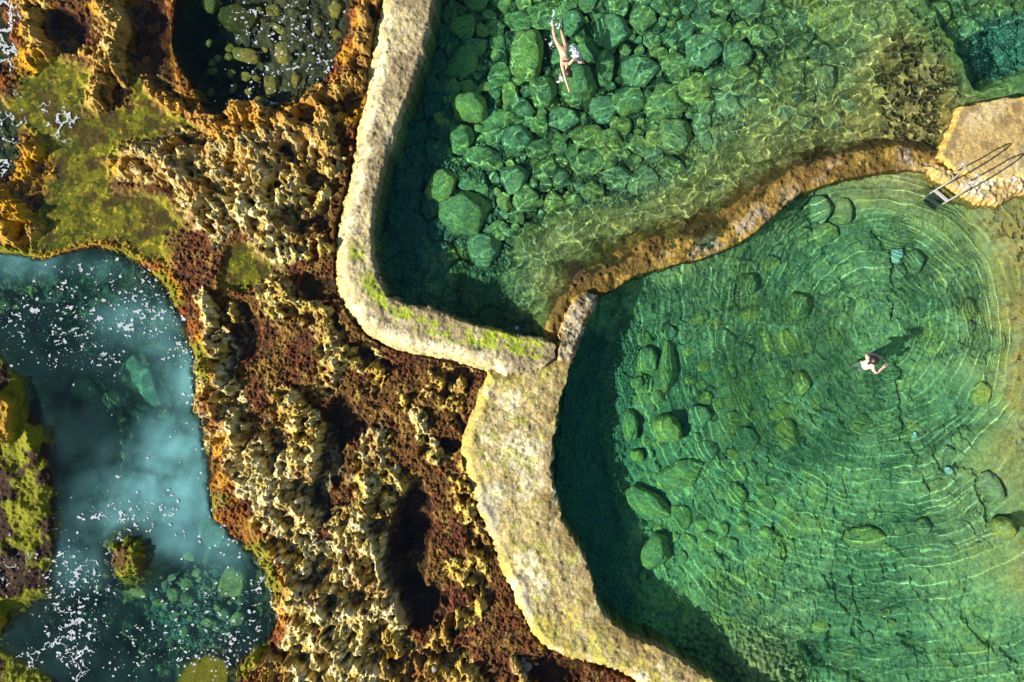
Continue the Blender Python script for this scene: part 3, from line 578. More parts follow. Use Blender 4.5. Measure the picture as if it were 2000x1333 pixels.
Zu = foc * (.0185 * crest_net(px, py, math.radians(-24), 2.3, 29, 13.5, 3) + .0090 * crest_net(px, py, math.radians(-8), 1.5, 40, 15.0, 21))
Zu += waves(X, Y, 8, (.6, 1.3), math.radians(112), .7, .0011, 3)
amp = mix(1.0, .25, sm(120, 60, np.hypot(px - 1095, py - 105))) * mix(.4, 1.0, sm(760, 1000, px)) * sm(0, .10, D)
Tc = absorb(D); teal = sm(100, 20, np.hypot((px - 1950) * .8, py - 100)); Tc = Tc * mix(1.0, np.array([.85, 1.0, 1.12]), teal[..., None])
uwz = grid_mesh('upper_pool_water', X, Y, Zu * amp, sdf(px, py, POOL_U) > -8, np.clip(Tc, 0, 1), M_w)
X, Y = grid_xy(980, 2190, 290, 1490, 0.023); px, py = to_px(X, Y, np.zeros_like(X)); D = depth_at(px, py)
rcx, rcy = to_world(1692, 655, 0)
wob = .6 * (fbm(px, py, 260, 2, 53) - .5) + .30 * (fbm(px, py, 60, 2, 55) - .5)
R = np.hypot(X - rcx, (Y - rcy)) + wob
def crest(ph, sh=1.3): return np.exp(sh * (np.cos(ph) - 1))
az = np.arctan2(Y - rcy, X - rcx)
brk = .35 + .65 * sm(.36, .60, fbm(az * 90 + R * 6, R * 30, 42, 3, 57)); brk2 = .3 + .7 * sm(.40, .62, fbm(az * 60 + 300, R * 26, 30, 3, 51))
focl = .66 / np.clip(D, .62, 1.8)
ring = .0125 * brk * np.exp(-((R - 3.0) / 4.4) ** 2) * sm(.3, 1.2, R) * crest(R * 2 * math.pi / .37 + .9 * np.sin(R * 1.3 + .4 * az))
ring += .0135 * brk2 * sm(2.5, 5, R) * crest(R * 2 * math.pi / .46 + 2 + 1.3 * np.sin(az * 2 + R * .7))
ring += .0004 * np.exp(-(R / 1.3) ** 2) * np.sin(R * 2 * math.pi / .2)
Zl = focl * ring * mix(.35, 1.0, sm(1080, 1300, px)) + focl * .0026 * crest_net(px, py, .9, 1.4, 30, 10.5, 12) + waves(X, Y, 6, (.7, 1.4), 0, 3.14, .0007, 8)
Zl *= sm(0, .12, D) * mix(1.0, .5, sm(1800, 1930, px))
lwz = grid_mesh('lower_pool_water', X, Y, Zl, sdf(px, py, POOL_L) > -8, np.clip(absorb(D, (.46, .03, .10)), 0, 1), M_w)
X, Y = grid_xy(-170, 1560, -170, 1490, 0.037); px, py = to_px(X, Y, np.zeros_like(X))
Dp = rbf(px, py, SEAD); sd = np.maximum(sdf(px, py, SEA), sdf(px, py, INLET)); Dp = Dp * sm(-30, 30, sd) + .1
Zs = waves(X, Y, 14, (.35, 1.0), 1.0, 2.0, .0022, 13)
Dp = np.where(sdf(px, py, INLET) > -30, np.minimum(Dp, mix(.30, 1.0, sm(470, 400, px))), Dp)
gnd = blur(RZ[::2, ::2], 3); gi = np.clip(np.searchsorted(RX[::2], X[0]), 0, gnd.shape[1] - 1); gj = np.clip(np.searchsorted(RY[::2], Y[:, 0]), 0, gnd.shape[0] - 1)
real = np.clip(-gnd[gj][:, gi], 0, 3) * 1.25; esr = np.hypot((px - 252) / 50, (py - 1090) / 64)
Dp = np.minimum(Dp, real + .04) * mix(.15, 1.0, sm(.8, 1.9, esr))
Tc = absorb(Dp, (.60, .20, .17))
MILK = [(330,960,110,90,.9),(360,870,80,60,.8),(340,1040,80,50,.6),(220,1010,70,50,.5),(370,740,60,70,.6),(270,630,90,50,.45),(40,510,70,40,.5),(430,1060,60,60,.5),(180,520,60,30,.25),(320,700,60,80,.3),(20,330,60,80,.4),(150,1090,60,60,.35),(200,960,60,60,.3)]
mk = np.zeros(X.shape)
mk = mk + .05 * sm(-5, 30, sdf(px, py, SEA))
for a, b, rx, ry, v in MILK: mk = np.maximum(mk, v * np.exp(-((px - a) / rx) ** 2 - ((py - b) / ry) ** 2))
mk *= sm(.05, .7, Dp)
seaw = grid_mesh('sea_water', X, Y, Zs, sdf(px, py, REEFCUT) > -8, np.clip(Tc, 0, 1), M_sw)
F = grid_faces(*X.shape); kk = (sdf(px, py, REEFCUT) > -8).ravel(); F = F[kk[F].all(1)]; used = np.zeros(X.size, bool); used[F.ravel()] = True
at = seaw.data.attributes.new('milk', 'FLOAT', 'POINT'); at.data.foreach_set('value', mk.ravel()[used].astype(np.float32))
for w_, t_ in ((uwz, 'clear green water of the upper pool'), (lwz, 'clear green water of the lower pool with ring ripples'), (seaw, 'milky teal sea water beside the rocks')):
    w_.cycles.is_caustics_caster = True; w_.cycles.is_caustics_receiver = False; set_props(w_, t_, kind='structure')

# ------------------------------------------------------------------ foam (stuff)
print('foam')
M_foam = plain('foam_white', (.50, .54, .57), rough=.8, var=.35, scale=22); M_foam.node_tree.nodes['Principled BSDF'].inputs['Alpha'].default_value = .8
X, Y = grid_xy(-70, 715, -70, 1400, 0.0125); px, py = to_px(X, Y, np.zeros_like(X))
def blob(a, b, rx, ry): return np.exp(-((px - a) / rx) ** 2 - ((py - b) / ry) ** 2)
dens = np.zeros(X.shape)
for a, b, rx, ry, v in [(240,560,110,50,1.0),(270,620,110,40,.95),(180,620,120,60,.75),(60,620,70,60,.55),(150,690,90,40,.6),(360,680,50,60,.65),(390,760,50,80,.45),(330,920,90,60,.25),(250,1010,110,40,.55),(130,1120,70,60,.7),(180,1170,50,50,.55),(150,1230,60,60,.9),(430,1200,110,60,.55),(330,1260,120,60,.65),(460,1260,70,50,.6),(520,1190,40,70,.7),
   (560,60,90,90,.45),(640,100,50,50,.6),(620,130,60,50,.5),(520,150,60,60,.5),(480,40,40,50,.45),(510,200,50,40,.4),(10,1120,50,60,.4),(430,1000,60,90,.35)]:
    dens = np.maximum(dens, v * blob(a, b, rx, ry))
f1, f2, fid = worley(px + 5 * fbm(px, py, 8, 2, 3), py + 5 * fbm(px, py, 8, 2, 5), 7.2, 41); g1, g2, gid = worley(px, py, 4.2, 43)
wisp = fbm(px, py * 1.8, 12, 3, 45)
clump = fbm(px, py, 40, 3, 49)
r1 = .14 + .30 * fid ** 2 * sm(.3, .6, wisp)
mask = (f1 < r1) & (fid > 1 - dens * (.12 + .45 * sm(.4, .62, clump))) | (g1 < .26 * gid) & (gid > 1 - .22 * dens)
flk = fbm(px + 4 * wisp, py * 1.35, 9.5, 3, 46, .55)
mask |= (flk > .775 - .16 * dens * sm(.30, .58, clump)) & (dens > .25)
# surf lace: thin bright filaments
lace = np.abs(fbm(px + 10 * clump, py, 26, 4, 46) - .5); lz = np.zeros(X.shape)
for a, b, rx, ry, v in [(10,40,34,60,1.0),(18,110,24,30,1.0),(60,235,60,14,.8),(5,60,26,70,1.0),(25,230,30,60,.7),(125,235,32,50,.9),(95,220,50,30,.7),(15,310,26,60,.75),(60,290,30,30,.3),(150,1240,40,50,.9),(110,1260,50,40,.8),(185,1110,50,50,.6),(140,1170,40,40,.55),(80,1090,50,30,.5),(140,1300,40,30,.6),(10,1110,30,30,.5),(120,1040,30,30,.4),(60,1290,50,20,.5)]:
    lz = np.maximum(lz, v * blob(a, b, rx, ry))
mask |= (lace < .050 * lz) & (lz > .22) | ((lz > .55) & (wisp > .62) & (lace < .09))
seam = np.maximum.reduce([sdf(px, py, q_) for q_ in (SEA, INLET, SURF, SURF2)])
gr = sm(-200, 0, seam)
mask &= ((seam > 2) | (lz > .3))
Zf = .012 + .008 * wisp
ix = np.clip(np.searchsorted(RX, X[0]), 0, len(RX) - 1); iy = np.clip(np.searchsorted(RY, Y[:, 0]), 0, len(RY) - 1)
ground = RZ[iy][:, ix]
Zf = np.maximum(Zf, ground + .012); mask &= (ground < .25)
foam = grid_mesh('sea_foam', X, Y, Zf, mask, None, M_foam); foam.cycles.is_caustics_receiver = False
set_props(foam, 'white foam flecks and surf lace floating on the sea', kind='stuff')

# ------------------------------------------------------------------ boulders
print('boulders')
import bmesh
def proto_rock(seed, ang=0.0, sub=4):
    bm = bmesh.new(); bmesh.ops.create_icosphere(bm, subdivisions=sub, radius=1.0)
    r = np.random.RandomState(seed); co = np.array([v.co[:] for v in bm.verts])
    dirs = r.normal(size=(14, 3)); dirs /= np.linalg.norm(dirs, axis=1)[:, None]; cut = r.uniform(.60, .95, 14)
    ph = r.uniform(0, 6, (10, 3)); fr = r.uniform(1.5, 4, (10, 3))
    rad = np.ones(len(co))
    for dd, c_ in zip(dirs, cut):
        t = co @ dd; lim = c_ / np.maximum(t, 1e-3); rad = np.where((t > 0) & (lim < rad), mix(rad, lim, .55 + .4 * ang), rad)
    nz = sum(np.sin(co * fr[k] + ph[k]).sum(1) for k in range(10)) / 10
    rad = rad + .05 * nz + .035 * np.sin(co @ np.array([5.1, 3.3, 2.0]) + ph[2, 0]) * np.sin(co @ np.array([-2.7, 6.2, 3.1]) + ph[3, 1]) + .02 * np.sin(co[:, 0] * 13 + ph[0, 0]) * np.sin(co[:, 1] * 11 + ph[1, 1]) 
    co = co * rad[:, None]
    for v, c_ in zip(bm.verts, co): v.co = c_
    for f in bm.faces: f.smooth = True
    me = bpy.data.meshes.new('boulder'); bm.to_mesh(me); bm.free(); return me
PROTO = [proto_rock(s, .35 + (s % 3) * .3) for s in range(12)]
for k, me in enumerate(PROTO): me.materials.append((M_bould, M_bould3, M_bould, M_bould2)[k % 4])
def boulder(name, a, b, rx, ry, rot, label, cat, group, proto=None, z=None, hk=.62, m=None, sink=.28, src='bed'):
    zz = -float(depth_at(np.array([a * 1.0]), np.array([b * 1.0]))[0]) if src == 'bed' else -float(rbf(np.array([a * 1.0]), np.array([b * 1.0]), SEAD)[0])
    if z is not None: zz = z
    r = min(rx, ry) / PPM
    p = P(a, b, zz + r * hk * .6)
    o = bpy.data.objects.new(name, PROTO[(int(a) * 7 + int(b)) % 12 if proto is None else proto].copy() if m else PROTO[(int(a) * 7 + int(b)) % 12 if proto is None else proto])
    if m: o.data.materials[0] = m
    S.collection.objects.link(o)
    kx = (H - zz * .73) / H / PPM
    o.scale = (rx * kx * 1.06, ry * kx * 1.06, r * hk); o.rotation_euler = (0, 0, -math.radians(rot)); o.location = (p.x, p.y, zz + r * hk * sink)
    o.cycles.is_caustics_receiver = True
    set_props(o, label, cat, group); return o
GU, GL, GI, GS = 'boulders on the upper pool bed', 'boulders on the lower pool bed', 'boulders in the dark rock inlet', 'boulders on the sea bed'
UP = [(1030,105,35,60,12,'largest yellow-green boulder, just left of the swimmer in the upper pool',1.0,3),(1060,175,31,32,0,'smooth round green boulder below and left of the swimmer\'s outstretched hand',.8,0),(1132,165,35,40,0,'rounded green boulder right under the swimmer\'s head and reaching arm',.7,4),
 (1120,45,23,26,20,'green boulder right of the swimmer\'s splashing feet',.7,1),(1192,62,39,36,10,'broad dark green boulder right of the swimmer, at a gap\'s edge',.7,5),(1257,38,25,27,0,'squarish green boulder up and right of the broad dark one',.7,2),(1182,135,21,40,5,'tall narrow dark boulder right of the swimmer\'s head',.6,8),
 (918,208,37,35,0,'yellow-topped angular boulder at the shadowed left side of the upper pool',1.0,3),(900,268,29,31,0,'round green boulder directly below the yellow-topped one',.8,0),(948,310,44,22,25,'long slanting boulder below the round one by the pool shadow',.7,4),(862,366,32,37,10,'leftmost boulder of the upper pool, olive and wedge-shaped in the shadow edge',.9,7),
 (910,412,50,48,-10,'large pale-green boulder with a dark oval patch, below the leftmost boulder',.8,6),(945,486,35,33,0,'lowest boulder of the upper pool, round and bright green by the shadow',.8,9),(975,150,21,28,20,'small pointed boulder left of the largest yellow-green boulder',.8,2),(1006,350,30,28,0,'green boulder in the dark gap right of the slanting one',.6,1),
 (1320,262,37,36,0,'round light-streaked boulder with a dark crescent shadow in mid upper pool',.7,0),(1248,140,42,30,-10,'wide ripple-lit boulder right of the tall narrow dark one',.5,5),(1180,212,32,27,0,'green boulder with a dark notch below it, under the tall narrow one',.6,9),(1232,196,36,32,0,'flat-topped boulder crossed by bright ripple lines',.5,10),
 (1302,200,42,38,0,'big flat boulder left of a straight dark gap in mid pool',.5,4),(1208,350,33,25,0,'low boulder above the yellow shallows at the pool centre',.5,1),(1150,322,31,28,0,'green boulder right of a pair of dark clefts',.6,2),(1312,330,32,22,20,'low slab-like boulder with a diagonal dark edge above the shallows',.4,8),
 (1622,52,50,38,40,'largest pale flat boulder near the top of the shallow shelf',.4,7),(1612,152,27,28,0,'small domed boulder below the pale flat one',.6,0),(1372,100,42,34,0,'rounded boulder bounded by a dark gap on its right',.5,5),(1442,108,32,30,0,'pale green boulder beyond the dark gap at the top',.5,9),
 (1402,60,28,24,0,'small boulder at the top between two dark gaps',.5,2),(1340,58,24,20,0,'small dark green boulder near the top edge',.5,1),(1832,26,26,26,0,'round olive boulder in the blue corner pool',.6,3),(1882,62,37,30,30,'long boulder below the round one in the blue corner pool',.5,4),
 (1018,40,30,24,0,'green boulder above the largest yellow-green one, at the top edge',.5,6),(985,232,22,18,0,'small stone right of the yellow-topped boulder',.6,2),(1068,330,26,24,0,'dark green stone left of the pair of clefts',.5,10),(1100,232,34,24,10,'low stone under the boulder the swimmer reaches over',.5,5),(1560,40,28,22,0,'low stone left of the largest pale flat boulder',.4,1)]
for a, b, rx, ry, rot, lab, hk, pr in UP: boulder('boulder', a, b, rx, ry, rot, lab, 'boulder', GU, pr, hk=hk)
LO = [(1462,553,21,22,0,'round boulder ringed by a dark gap just below the dividing wall',.7,0),(1600,410,25,28,0,'larger of two boulders side by side near the dark wall shadow',.6,5),(1648,415,18,28,0,'narrow boulder right of the larger one near the wall shadow',.6,8),(1612,458,25,22,0,'boulder below the side-by-side pair in the lower pool',.6,2),
 (1785,513,21,23,0,'pale green boulder right of the turquoise slab',.6,1),(1758,530,13,14,0,'small stone below the turquoise slab',.6,9),(1560,598,27,28,10,'rounded rectangular boulder left of the ring ripples',.6,0),(1890,608,20,23,0,'upper boulder of the pair near the right ledge',.5,4),(1888,641,17,18,0,'lower boulder of the pair near the right ledge',.5,1),
 (1915,772,20,26,0,'oval boulder at the foot of the right ledge',.6,7),(1265,705,21,28,0,'left boulder of two tall ones beside the pebbles',.8,8),(1304,718,19,52,0,'longest upright boulder beside the pebbles',.7,4),(1246,748,13,14,0,'small bluish boulder at the edge of the pebbles',.9,10),(1231,836,17,34,0,'almond-shaped boulder at the edge of the wall shadow',1.,8),
 (1303,838,29,33,-10,'large egg-shaped yellow-green boulder right of the almond-shaped one',.8,3),(1365,812,26,21,0,'ring-shaped boulder with a dark hollow',.5,5),(1330,925,48,30,-25,'broad slanting slab boulder below the egg-shaped one',.4,6),(1245,890,14,14,0,'small yellow wedge boulder under the almond-shaped one',.8,3),
 (1958,1031,24,24,0,'round yellow-green boulder at the right edge of the pool',.8,3),(1937,948,18,33,-35,'long slanting boulder at the lower end of the right ledge',.6,9),(1802,1031,17,18,0,'small round boulder left of the round yellow-green one',.6,1),(1280,1078,30,36,10,'broad dark-green boulder at the lower wall shadow',.6,4),
 (1256,1127,7,14,0,'small upright stone at the lower wall shadow',.9,10),(1268,985,48,30,30,'large slanting boulder at the wall shadow\'s edge',.5,6),(1330,1010,26,26,0,'faint round boulder inside a pale ring',.3,0),(1430,820,18,16,0,'small stone right of the ring-shaped boulder',.5,2),(1455,860,26,28,0,'flat stone crossed by ripple lines in mid pool',.35,5),
 (1452,690,26,22,0,'low stone left of the ring ripples',.35,1),(1380,880,24,20,0,'low stone right of the egg-shaped boulder',.4,9),(1505,515,18,14,0,'low stone right of the boulder ringed by a gap',.4,2),(1690,1050,40,26,0,'broad sunken stone inside a curved crack',.25,6)]
for a, b, rx, ry, rot, lab, hk, pr in LO: boulder('boulder', a, b, rx, ry, rot, lab, 'boulder', GL, pr, hk=hk * 1.2, sink=.66)
IN = [(482,108,30,17,10,'yellow-brown boulder at the left of the dark inlet',.7,3),(535,20,17,14,0,'small amber boulder at the top of the inlet',.8,3),(581,26,20,18,20,'amber boulder lit with bright lines at the top of the inlet',.8,7),(622,50,15,27,25,'upright golden boulder near the middle of the inlet',.9,3),(545,58,28,9,30,'thin slanting pale stone in the inlet',.8,7),
 (553,103,17,28,0,'oval golden boulder in the centre of the inlet',.9,3),(592,118,14,17,10,'small boulder right of the oval golden one',.8,3),(655,75,16,17,0,'green boulder at the right edge of the inlet',.7,2),(655,20,22,20,0,'grey-green boulder by the top right of the inlet',.7,1),(530,165,18,22,0,'dim green boulder at the lower part of the inlet',.7,0),
 (576,156,15,18,0,'round green boulder at the lower right of the inlet',.7,1),(470,32,42,32,0,'big dark brown boulder specked with foam at the inlet top',.7,None),(618,135,17,14,0,'mossy stone where the inlet meets the crust',.6,2),(412,10,20,16,0,'grey-green stone at the top left of the inlet',.8,1),(505,28,12,18,0,'small stone beside the big dark brown boulder',.7,3)]
for a, b, rx, ry, rot, lab, hk, pr in IN: boulder('boulder', a, b, rx, ry, rot, lab, 'boulder', GI, pr if pr is not None else 6, z=-.62, hk=hk, m=M_dark if pr is None else M_gold)
SE = [(170,762,32,28,0,'blurred green boulder in the deep sea channel',.8,3),(226,778,17,20,0,'smaller blurred boulder right of the green one in the channel',.8,3),(285,745,30,56,-30,'long pale submerged boulder in the milky water',.6,1),(85,662,20,14,0,'submerged stone under foam flecks',.7,0),(420,1040,38,30,0,'pale submerged boulder in the milky water by the shore',.5,1),
 (272,1155,20,15,0,'olive stone just below the mossy sea rock',.9,3),(366,1142,13,13,0,'small round stone right of the sea rock',.8,2),(340,1160,16,14,0,'green stone among the pebbles right of the sea rock',.8,0),(455,1140,30,34,0,'brown submerged boulder specked with foam near the shore',.6,7),(325,1185,7,11,-20,'small pale pebble-like stone on the dark sea bed',.9,1),(370,1085,14,13,0,'olive stone in the murk right of the sea rock',.8,3)]
for a, b, rx, ry, rot, lab, hk, pr in SE: boulder('boulder', a, b, rx, ry, rot, lab, 'boulder', GS, pr, hk=hk, src='sea', z=-1.35 if a == 285 else -.9 if a > 240 else None)
# unnamed filler stones, told apart by nothing
rng = random.Random(5)
placed = [(t[0], t[1], max(t[2], t[3])) for t in UP + LO + IN + SE]
def fill(n, region, box, rr, hk, lab, grp, src='bed', sep=.8, z=None, m=None):
    c = 0; tries = 0
    while c < n and tries < 20000:
        tries += 1; a = rng.uniform(box[0], box[1]); b = rng.uniform(box[2], box[3]); r = rr[0] + (rr[1] - rr[0]) * rng.random() ** 1.6
        if float(sdf(np.array([a]), np.array([b]), region)[0]) < 4: continue
        if any(math.hypot(a - q_[0], b - q_[1]) < (r + q_[2]) * sep for q_ in placed): continue
        placed.append((a, b, r)); c += 1
        boulder('stone', a, b, r * rng.uniform(.85, 1.3), r * rng.uniform(.75, 1.05), rng.uniform(0, 180), lab, 'stone', grp, None, hk=hk * rng.uniform(.7, 1.2), src=src, z=z, m=m)
R_UP = [(900,-20),(1560,-20),(1500,110),(1400,260),(1330,350),(1180,380),(1060,430),(980,470),(890,460),(840,380),(870,200),(890,100)]
fill(62, R_UP, (840,1560,-10,470), (18, 40), .46, 'mid-sized algae-green boulder wedged among its neighbours in the upper pool', 'mid-sized boulders of the upper pool bed', sep=.74)
fill(110, [(900,-20),(1560,-20),(1500,110),(1400,260),(1330,350),(1180,380),(1060,430),(980,470),(890,460),(840,380),(870,200),(890,100)], (840,1560,-10,470), (8, 22), .5, 'rounded algae-green stone packed among others on the upper pool bed', 'stones of the upper pool bed', sep=.72)
fill(34, [(1500,0),(1720,0),(1720,200),(1600,250),(1420,280),(1480,150)], (1400,1720,0,280), (9, 22), .35, 'low green stone half sunk in the shallow shelf', 'stones of the shallow shelf')
fill(85, [(1240,660),(1500,560),(1600,600),(1560,800),(1500,1050),(1300,1120),(1260,1050),(1230,900)], (1230,1600,560,1120), (10, 27), .55, 'low green stone on the floor of the lower pool', 'stones of the lower pool bed')
fill(40, [(1550,420),(1900,480),(1900,1000),(2000,1333),(1450,1333),(1300,1150),(1520,1050)], (1300,2000,420,1333), (9, 22), .28, 'flat green stone half sunk in the lower pool floor', 'sunken stones of the lower pool bed')
fill(24, INLET, (400,700,0,230), (8, 17), .6, 'dark stone in the shade of the rock inlet', 'stones in the rock inlet', z=-.75, sep=.85, m=M_gold)
fill(26, [(310,1110),(470,1110),(480,1220),(400,1270),(300,1200)], (300,480,1110,1270), (6, 14), .8, 'small green stone in the sea murk near the shore', 'stones on the sea bed', src='sea', z=-.85)
# pebble drifts: nobody could count them
def pebbles(name, n, region, box, rr, lab, m, zoff=0.02, src='bed', seed=3):
    bm = bmesh.new(); bmesh.ops.create_icosphere(bm, subdivisions=1, radius=1.0)
    bv = np.array([v.co[:] for v in bm.verts]); bf = np.array([[v.index for v in f.verts] for f in bm.faces]); bm.free()
    r = np.random.RandomState(seed); a = r.uniform(box[0], box[1], n * 3); b = r.uniform(box[2], box[3], n * 3)
    s = sdf(a, b, region); ok = s > 12 * r.rand(n * 3) ** 2; a, b = a[ok][:n], b[ok][:n]
    z = -depth_at(a, b) if src == 'bed' else -rbf(a, b, SEAD)
    wx_, wy_ = to_world(a, b, z)
    V = []; F = []; 
    for k in range(len(a)):
        zz = (bed_z if src == 'bed' else reef_h)(wx_[k], wy_[k]); sc = rr[0] + (rr[1] - rr[0]) * r.rand() ** 3
        v = bv * (1 + .3 * (r.rand(len(bv), 1) - .5)) * np.array([r.uniform(.7, 1.3), r.uniform(.7, 1.1), .6]) * sc
        t = r.uniform(0, 6.28); ca, sa = math.cos(t), math.sin(t)
        V.append(np.stack([v[:, 0] * ca - v[:, 1] * sa + wx_[k], v[:, 0] * sa + v[:, 1] * ca + wy_[k], v[:, 2] + zz + zoff], -1)); F.append(bf + k * len(bv))
    o = mesh_np(name, np.concatenate(V), np.concatenate(F), m); set_props(o, lab, kind='stuff'); return o
pebbles('pebble_drift', 3600, [(1215,600),(1255,640),(1240,720),(1235,790),(1222,860),(1215,930),(1230,990),(1205,1010),(1190,930),(1165,850),(1170,760),(1195,680)], (1160,1260,600,1010), (.022, .075), 'pale teal pebbles drifted along the wall shadow of the lower pool', M_peb)
pebbles('pebble_scatter', 3200, [(900,-20),(1060,-20),(1000,100),(960,160),(1000,250),(1060,330),(1080,400),(990,430),(1000,520),(950,560),(890,470),(850,330),(880,150)], (840,1090,-10,560), (.02, .085), 'small green pebbles between the boulders of the upper pool', M_peb, seed=8)
pebbles('shingle', 2600, [(1870,60),(2010,20),(2010,130),(1930,165),(1895,150)], (1870,2010,20,170), (.03, .10), 'bluish shingle on the floor of the corner pool', M_peb, seed=9)
pebbles('grit', 3000, [(1130,230),(1400,20),(1560,30),(1450,260),(1250,400),(1100,420)], (1080,1560,20,420), (.02, .07), 'scattered green grit among the upper pool stones', M_peb, seed=10)
pebbles('sea_pebbles', 1800, [(300,1100),(480,1110),(500,1230),(400,1280),(290,1220)], (290,500,1100,1280), (.03, .10), 'greenish pebbles on the sea bed near the shore', M_peb, src='sea', seed=11)

# turquoise slab and single stones
def slab(name, a, b, pts, z, th, m, label, cat, src=None):
    c = P(a, b, z); bm = bmesh.new(); k = (H - (z * .73 if z < 0 else z)) / H / PPM
    vs = [bm.verts.new((x * k, -y * k, 0)) for x, y in pts]; f = bm.faces.new(vs); r = bmesh.ops.extrude_face_region(bm, geom=[f])
    for v in r['geom']:
        if isinstance(v, bmesh.types.BMVert): v.co.z += th; v.co.x *= .9; v.co.y *= .9
    bmesh.ops.recalc_face_normals(bm, faces=bm.faces[:]); bmesh.ops.bevel(bm, geom=bm.edges[:], offset=th * .25, segments=2, affect='EDGES')
    me = bpy.data.meshes.new(name); bm.to_mesh(me); bm.free(); me.materials.append(m); o = bpy.data.objects.new(name, me); S.collection.objects.link(o)
    o.location = c; o.cycles.is_caustics_receiver = True; set_props(o, label, cat); return o
def bz_px(a, b):
    z = -float(depth_at(np.array([a * 1.]), np.array([b * 1.]))[0]); x, y = to_world(a, b, z); return bed_z(float(x), float(y))
slab('stone_slab', 1751, 501, [(-13,-12),(10,-15),(12,0),(6,4),(4,13),(-11,14),(-12,2)], bz_px(1751, 501) + .12, .10, M_pale, 'pale turquoise squarish slab lying on the lower pool floor', 'stone slab')
boulder('pale_stone', 1853, 920, 10, 7, 20, 'small whitish stone at the head of a dark crack in the lower pool', 'stone', None, 1, z=bz_px(1853, 920) + .04, m=M_pale)
boulder('pale_stone', 1786, 852, 7, 9, 0, 'pale green pebble beside the dark hollow below the standing bather', 'stone', None, 4, z=bz_px(1786, 852) + .04, m=M_pale)
for a, b, rx, ry, lab in [(1030,1303,9,11,'rounded tan stone lying at the foot of the broad wall'),(1022,1290,6,7,'small tan stone just above the rounded one at the wall foot'),(1047,1297,6,4,'thin chip of stone between the rounded tan stone and the wall'),(872,1302,7,8,'grey stone with an orange spot in the dark hollow'),(848,1308,6,7,'smooth grey pebble left of the spotted one'),(756,1304,6,5,'lone grey pebble on the yellow crust')]:
    x, y = to_world(a, b, .15); boulder('loose_stone', a, b, rx, ry, 15, lab, 'stone', 'loose stones on the rocks', None, z=max(reef_h(float(x), float(y)), -.1) + .03, m=M_grey, hk=.8)

# ------------------------------------------------------------------ mossy rock standing in the sea
def sea_rock(name, a, b, rx, ry, top, label):
    X, Y = grid_xy(a - rx * 2.1, a + rx * 2.1, b - ry * 2.1, b + ry * 2.1, .02); px, py = to_px(X, Y, np.zeros_like(X))
    nm = fbm(px, py, 20, 4, 11); nf = fbm(px, py, 7, 3, 15); e = np.hypot((px - a + 24 * (nm - .5)) / rx, (py - b + 18 * (nf - .5)) / ry)
    Z = top - (top + .35) * sm(.35, 1.0, e) - 1.6 * sm(.85, 1.75, e) + .16 * (nm - .5) + .10 * (nf - .5)
    C = np.zeros(X.shape + (3,)); C[:] = col(.16, .09, .03); C = cmix(C, col(.24, .27, .02), sm(.34, .44, fbm(px, py, 30, 3, 24) + .12 * sm(-20, 20, px - a))); C = cmix(C, col(.06, .05, .02), sm(.5, .4, nf) * .7)
    o = grid_mesh(name, X, Y, Z, e < 1.85, C, M_reef); set_props(o, label, 'rock'); return o
sea_rock('sea_rock', 252, 1090, 50, 64, .26, 'brown and lime-green mossy rock standing alone in the sea channel')

# ------------------------------------------------------------------ ladder
print('ladder')
M_steel = plain('weathered_steel', (.55, .52, .52), rough=.38, metal=.65, var=.2, scale=30)
M_tread = plain('worn_tread', (.50, .44, .42), rough=.6, metal=.1, var=.2, scale=30); M_dark_tread = plain('dark_metal', (.05, .07, .05), rough=.8, var=.4, scale=30)  # lower treads get a near-black metal colour
def tube(name, pts, r, m, parent, seg=10):
    cu = bpy.data.curves.new(name, 'CURVE'); cu.dimensions = '3D'; sp = cu.splines.new('BEZIER'); sp.bezier_points.add(len(pts) - 1)
    for bp, p in zip(sp.bezier_points, pts): bp.co = p; bp.handle_left_type = bp.handle_right_type = 'AUTO'
    cu.bevel_depth = r; cu.bevel_resolution = 3; cu.resolution_u = 8; cu.use_fill_caps = True
    tmp = bpy.data.objects.new(name, cu); S.collection.objects.link(tmp)
    me = bpy.data.meshes.new_from_object(tmp.evaluated_get(bpy.context.evaluated_depsgraph_get())); bpy.data.objects.remove(tmp)
    me.name = name; me.materials.clear(); me.materials.append(m); me.polygons.foreach_set('use_smooth', [True] * len(me.polygons))
    o = bpy.data.objects.new(name, me); S.collection.objects.link(o); o.cycles.is_caustics_receiver = True
    if parent: o.parent = parent; o.matrix_parent_inverse = Matrix.Translation(-parent.location)
    return o
lad = bpy.data.objects.new('pool_ladder', None); S.collection.objects.link(lad); lad.location = P(1850, 365, .3)
set_props(lad, 'steel ladder with two looped handrails leading down into the lower pool', 'ladder')
for A_, foot in (((1797,396,-.75), None), ((1820,413,-.75), None)):
    off = (A_[0] - 1797, A_[1] - 396)
    k = 1 if off[0] == 0 else 0
    if k: pts = [P(1797,396,-.75),P(1826,372,.22),P(1850,358,.62),P(1872,341,1.08),P(1886,323,1.42),P(1886,320,1.46),P(1878,322,1.40),P(1868,331,.95),P(1862,338,.36)]
    else: pts = [P(1820,413,-.75),P(1851,393,.22),P(1875,379,.62),P(1899,361,1.08),P(1912,345,1.42),P(1912,342,1.46),P(1904,343,1.40),P(1895,350,.95),P(1889,357,.34)]
    rl = tube('handrail', pts, .024, M_steel, lad)
    b_ = pts[-1]; fl = tube('foot_plate', [b_ + Vector((0, 0, -.03)), b_ + Vector((0, 0, .03))], .055, M_steel, None); fl.parent = rl; fl.matrix_parent_inverse = Matrix.Translation(-lad.location)
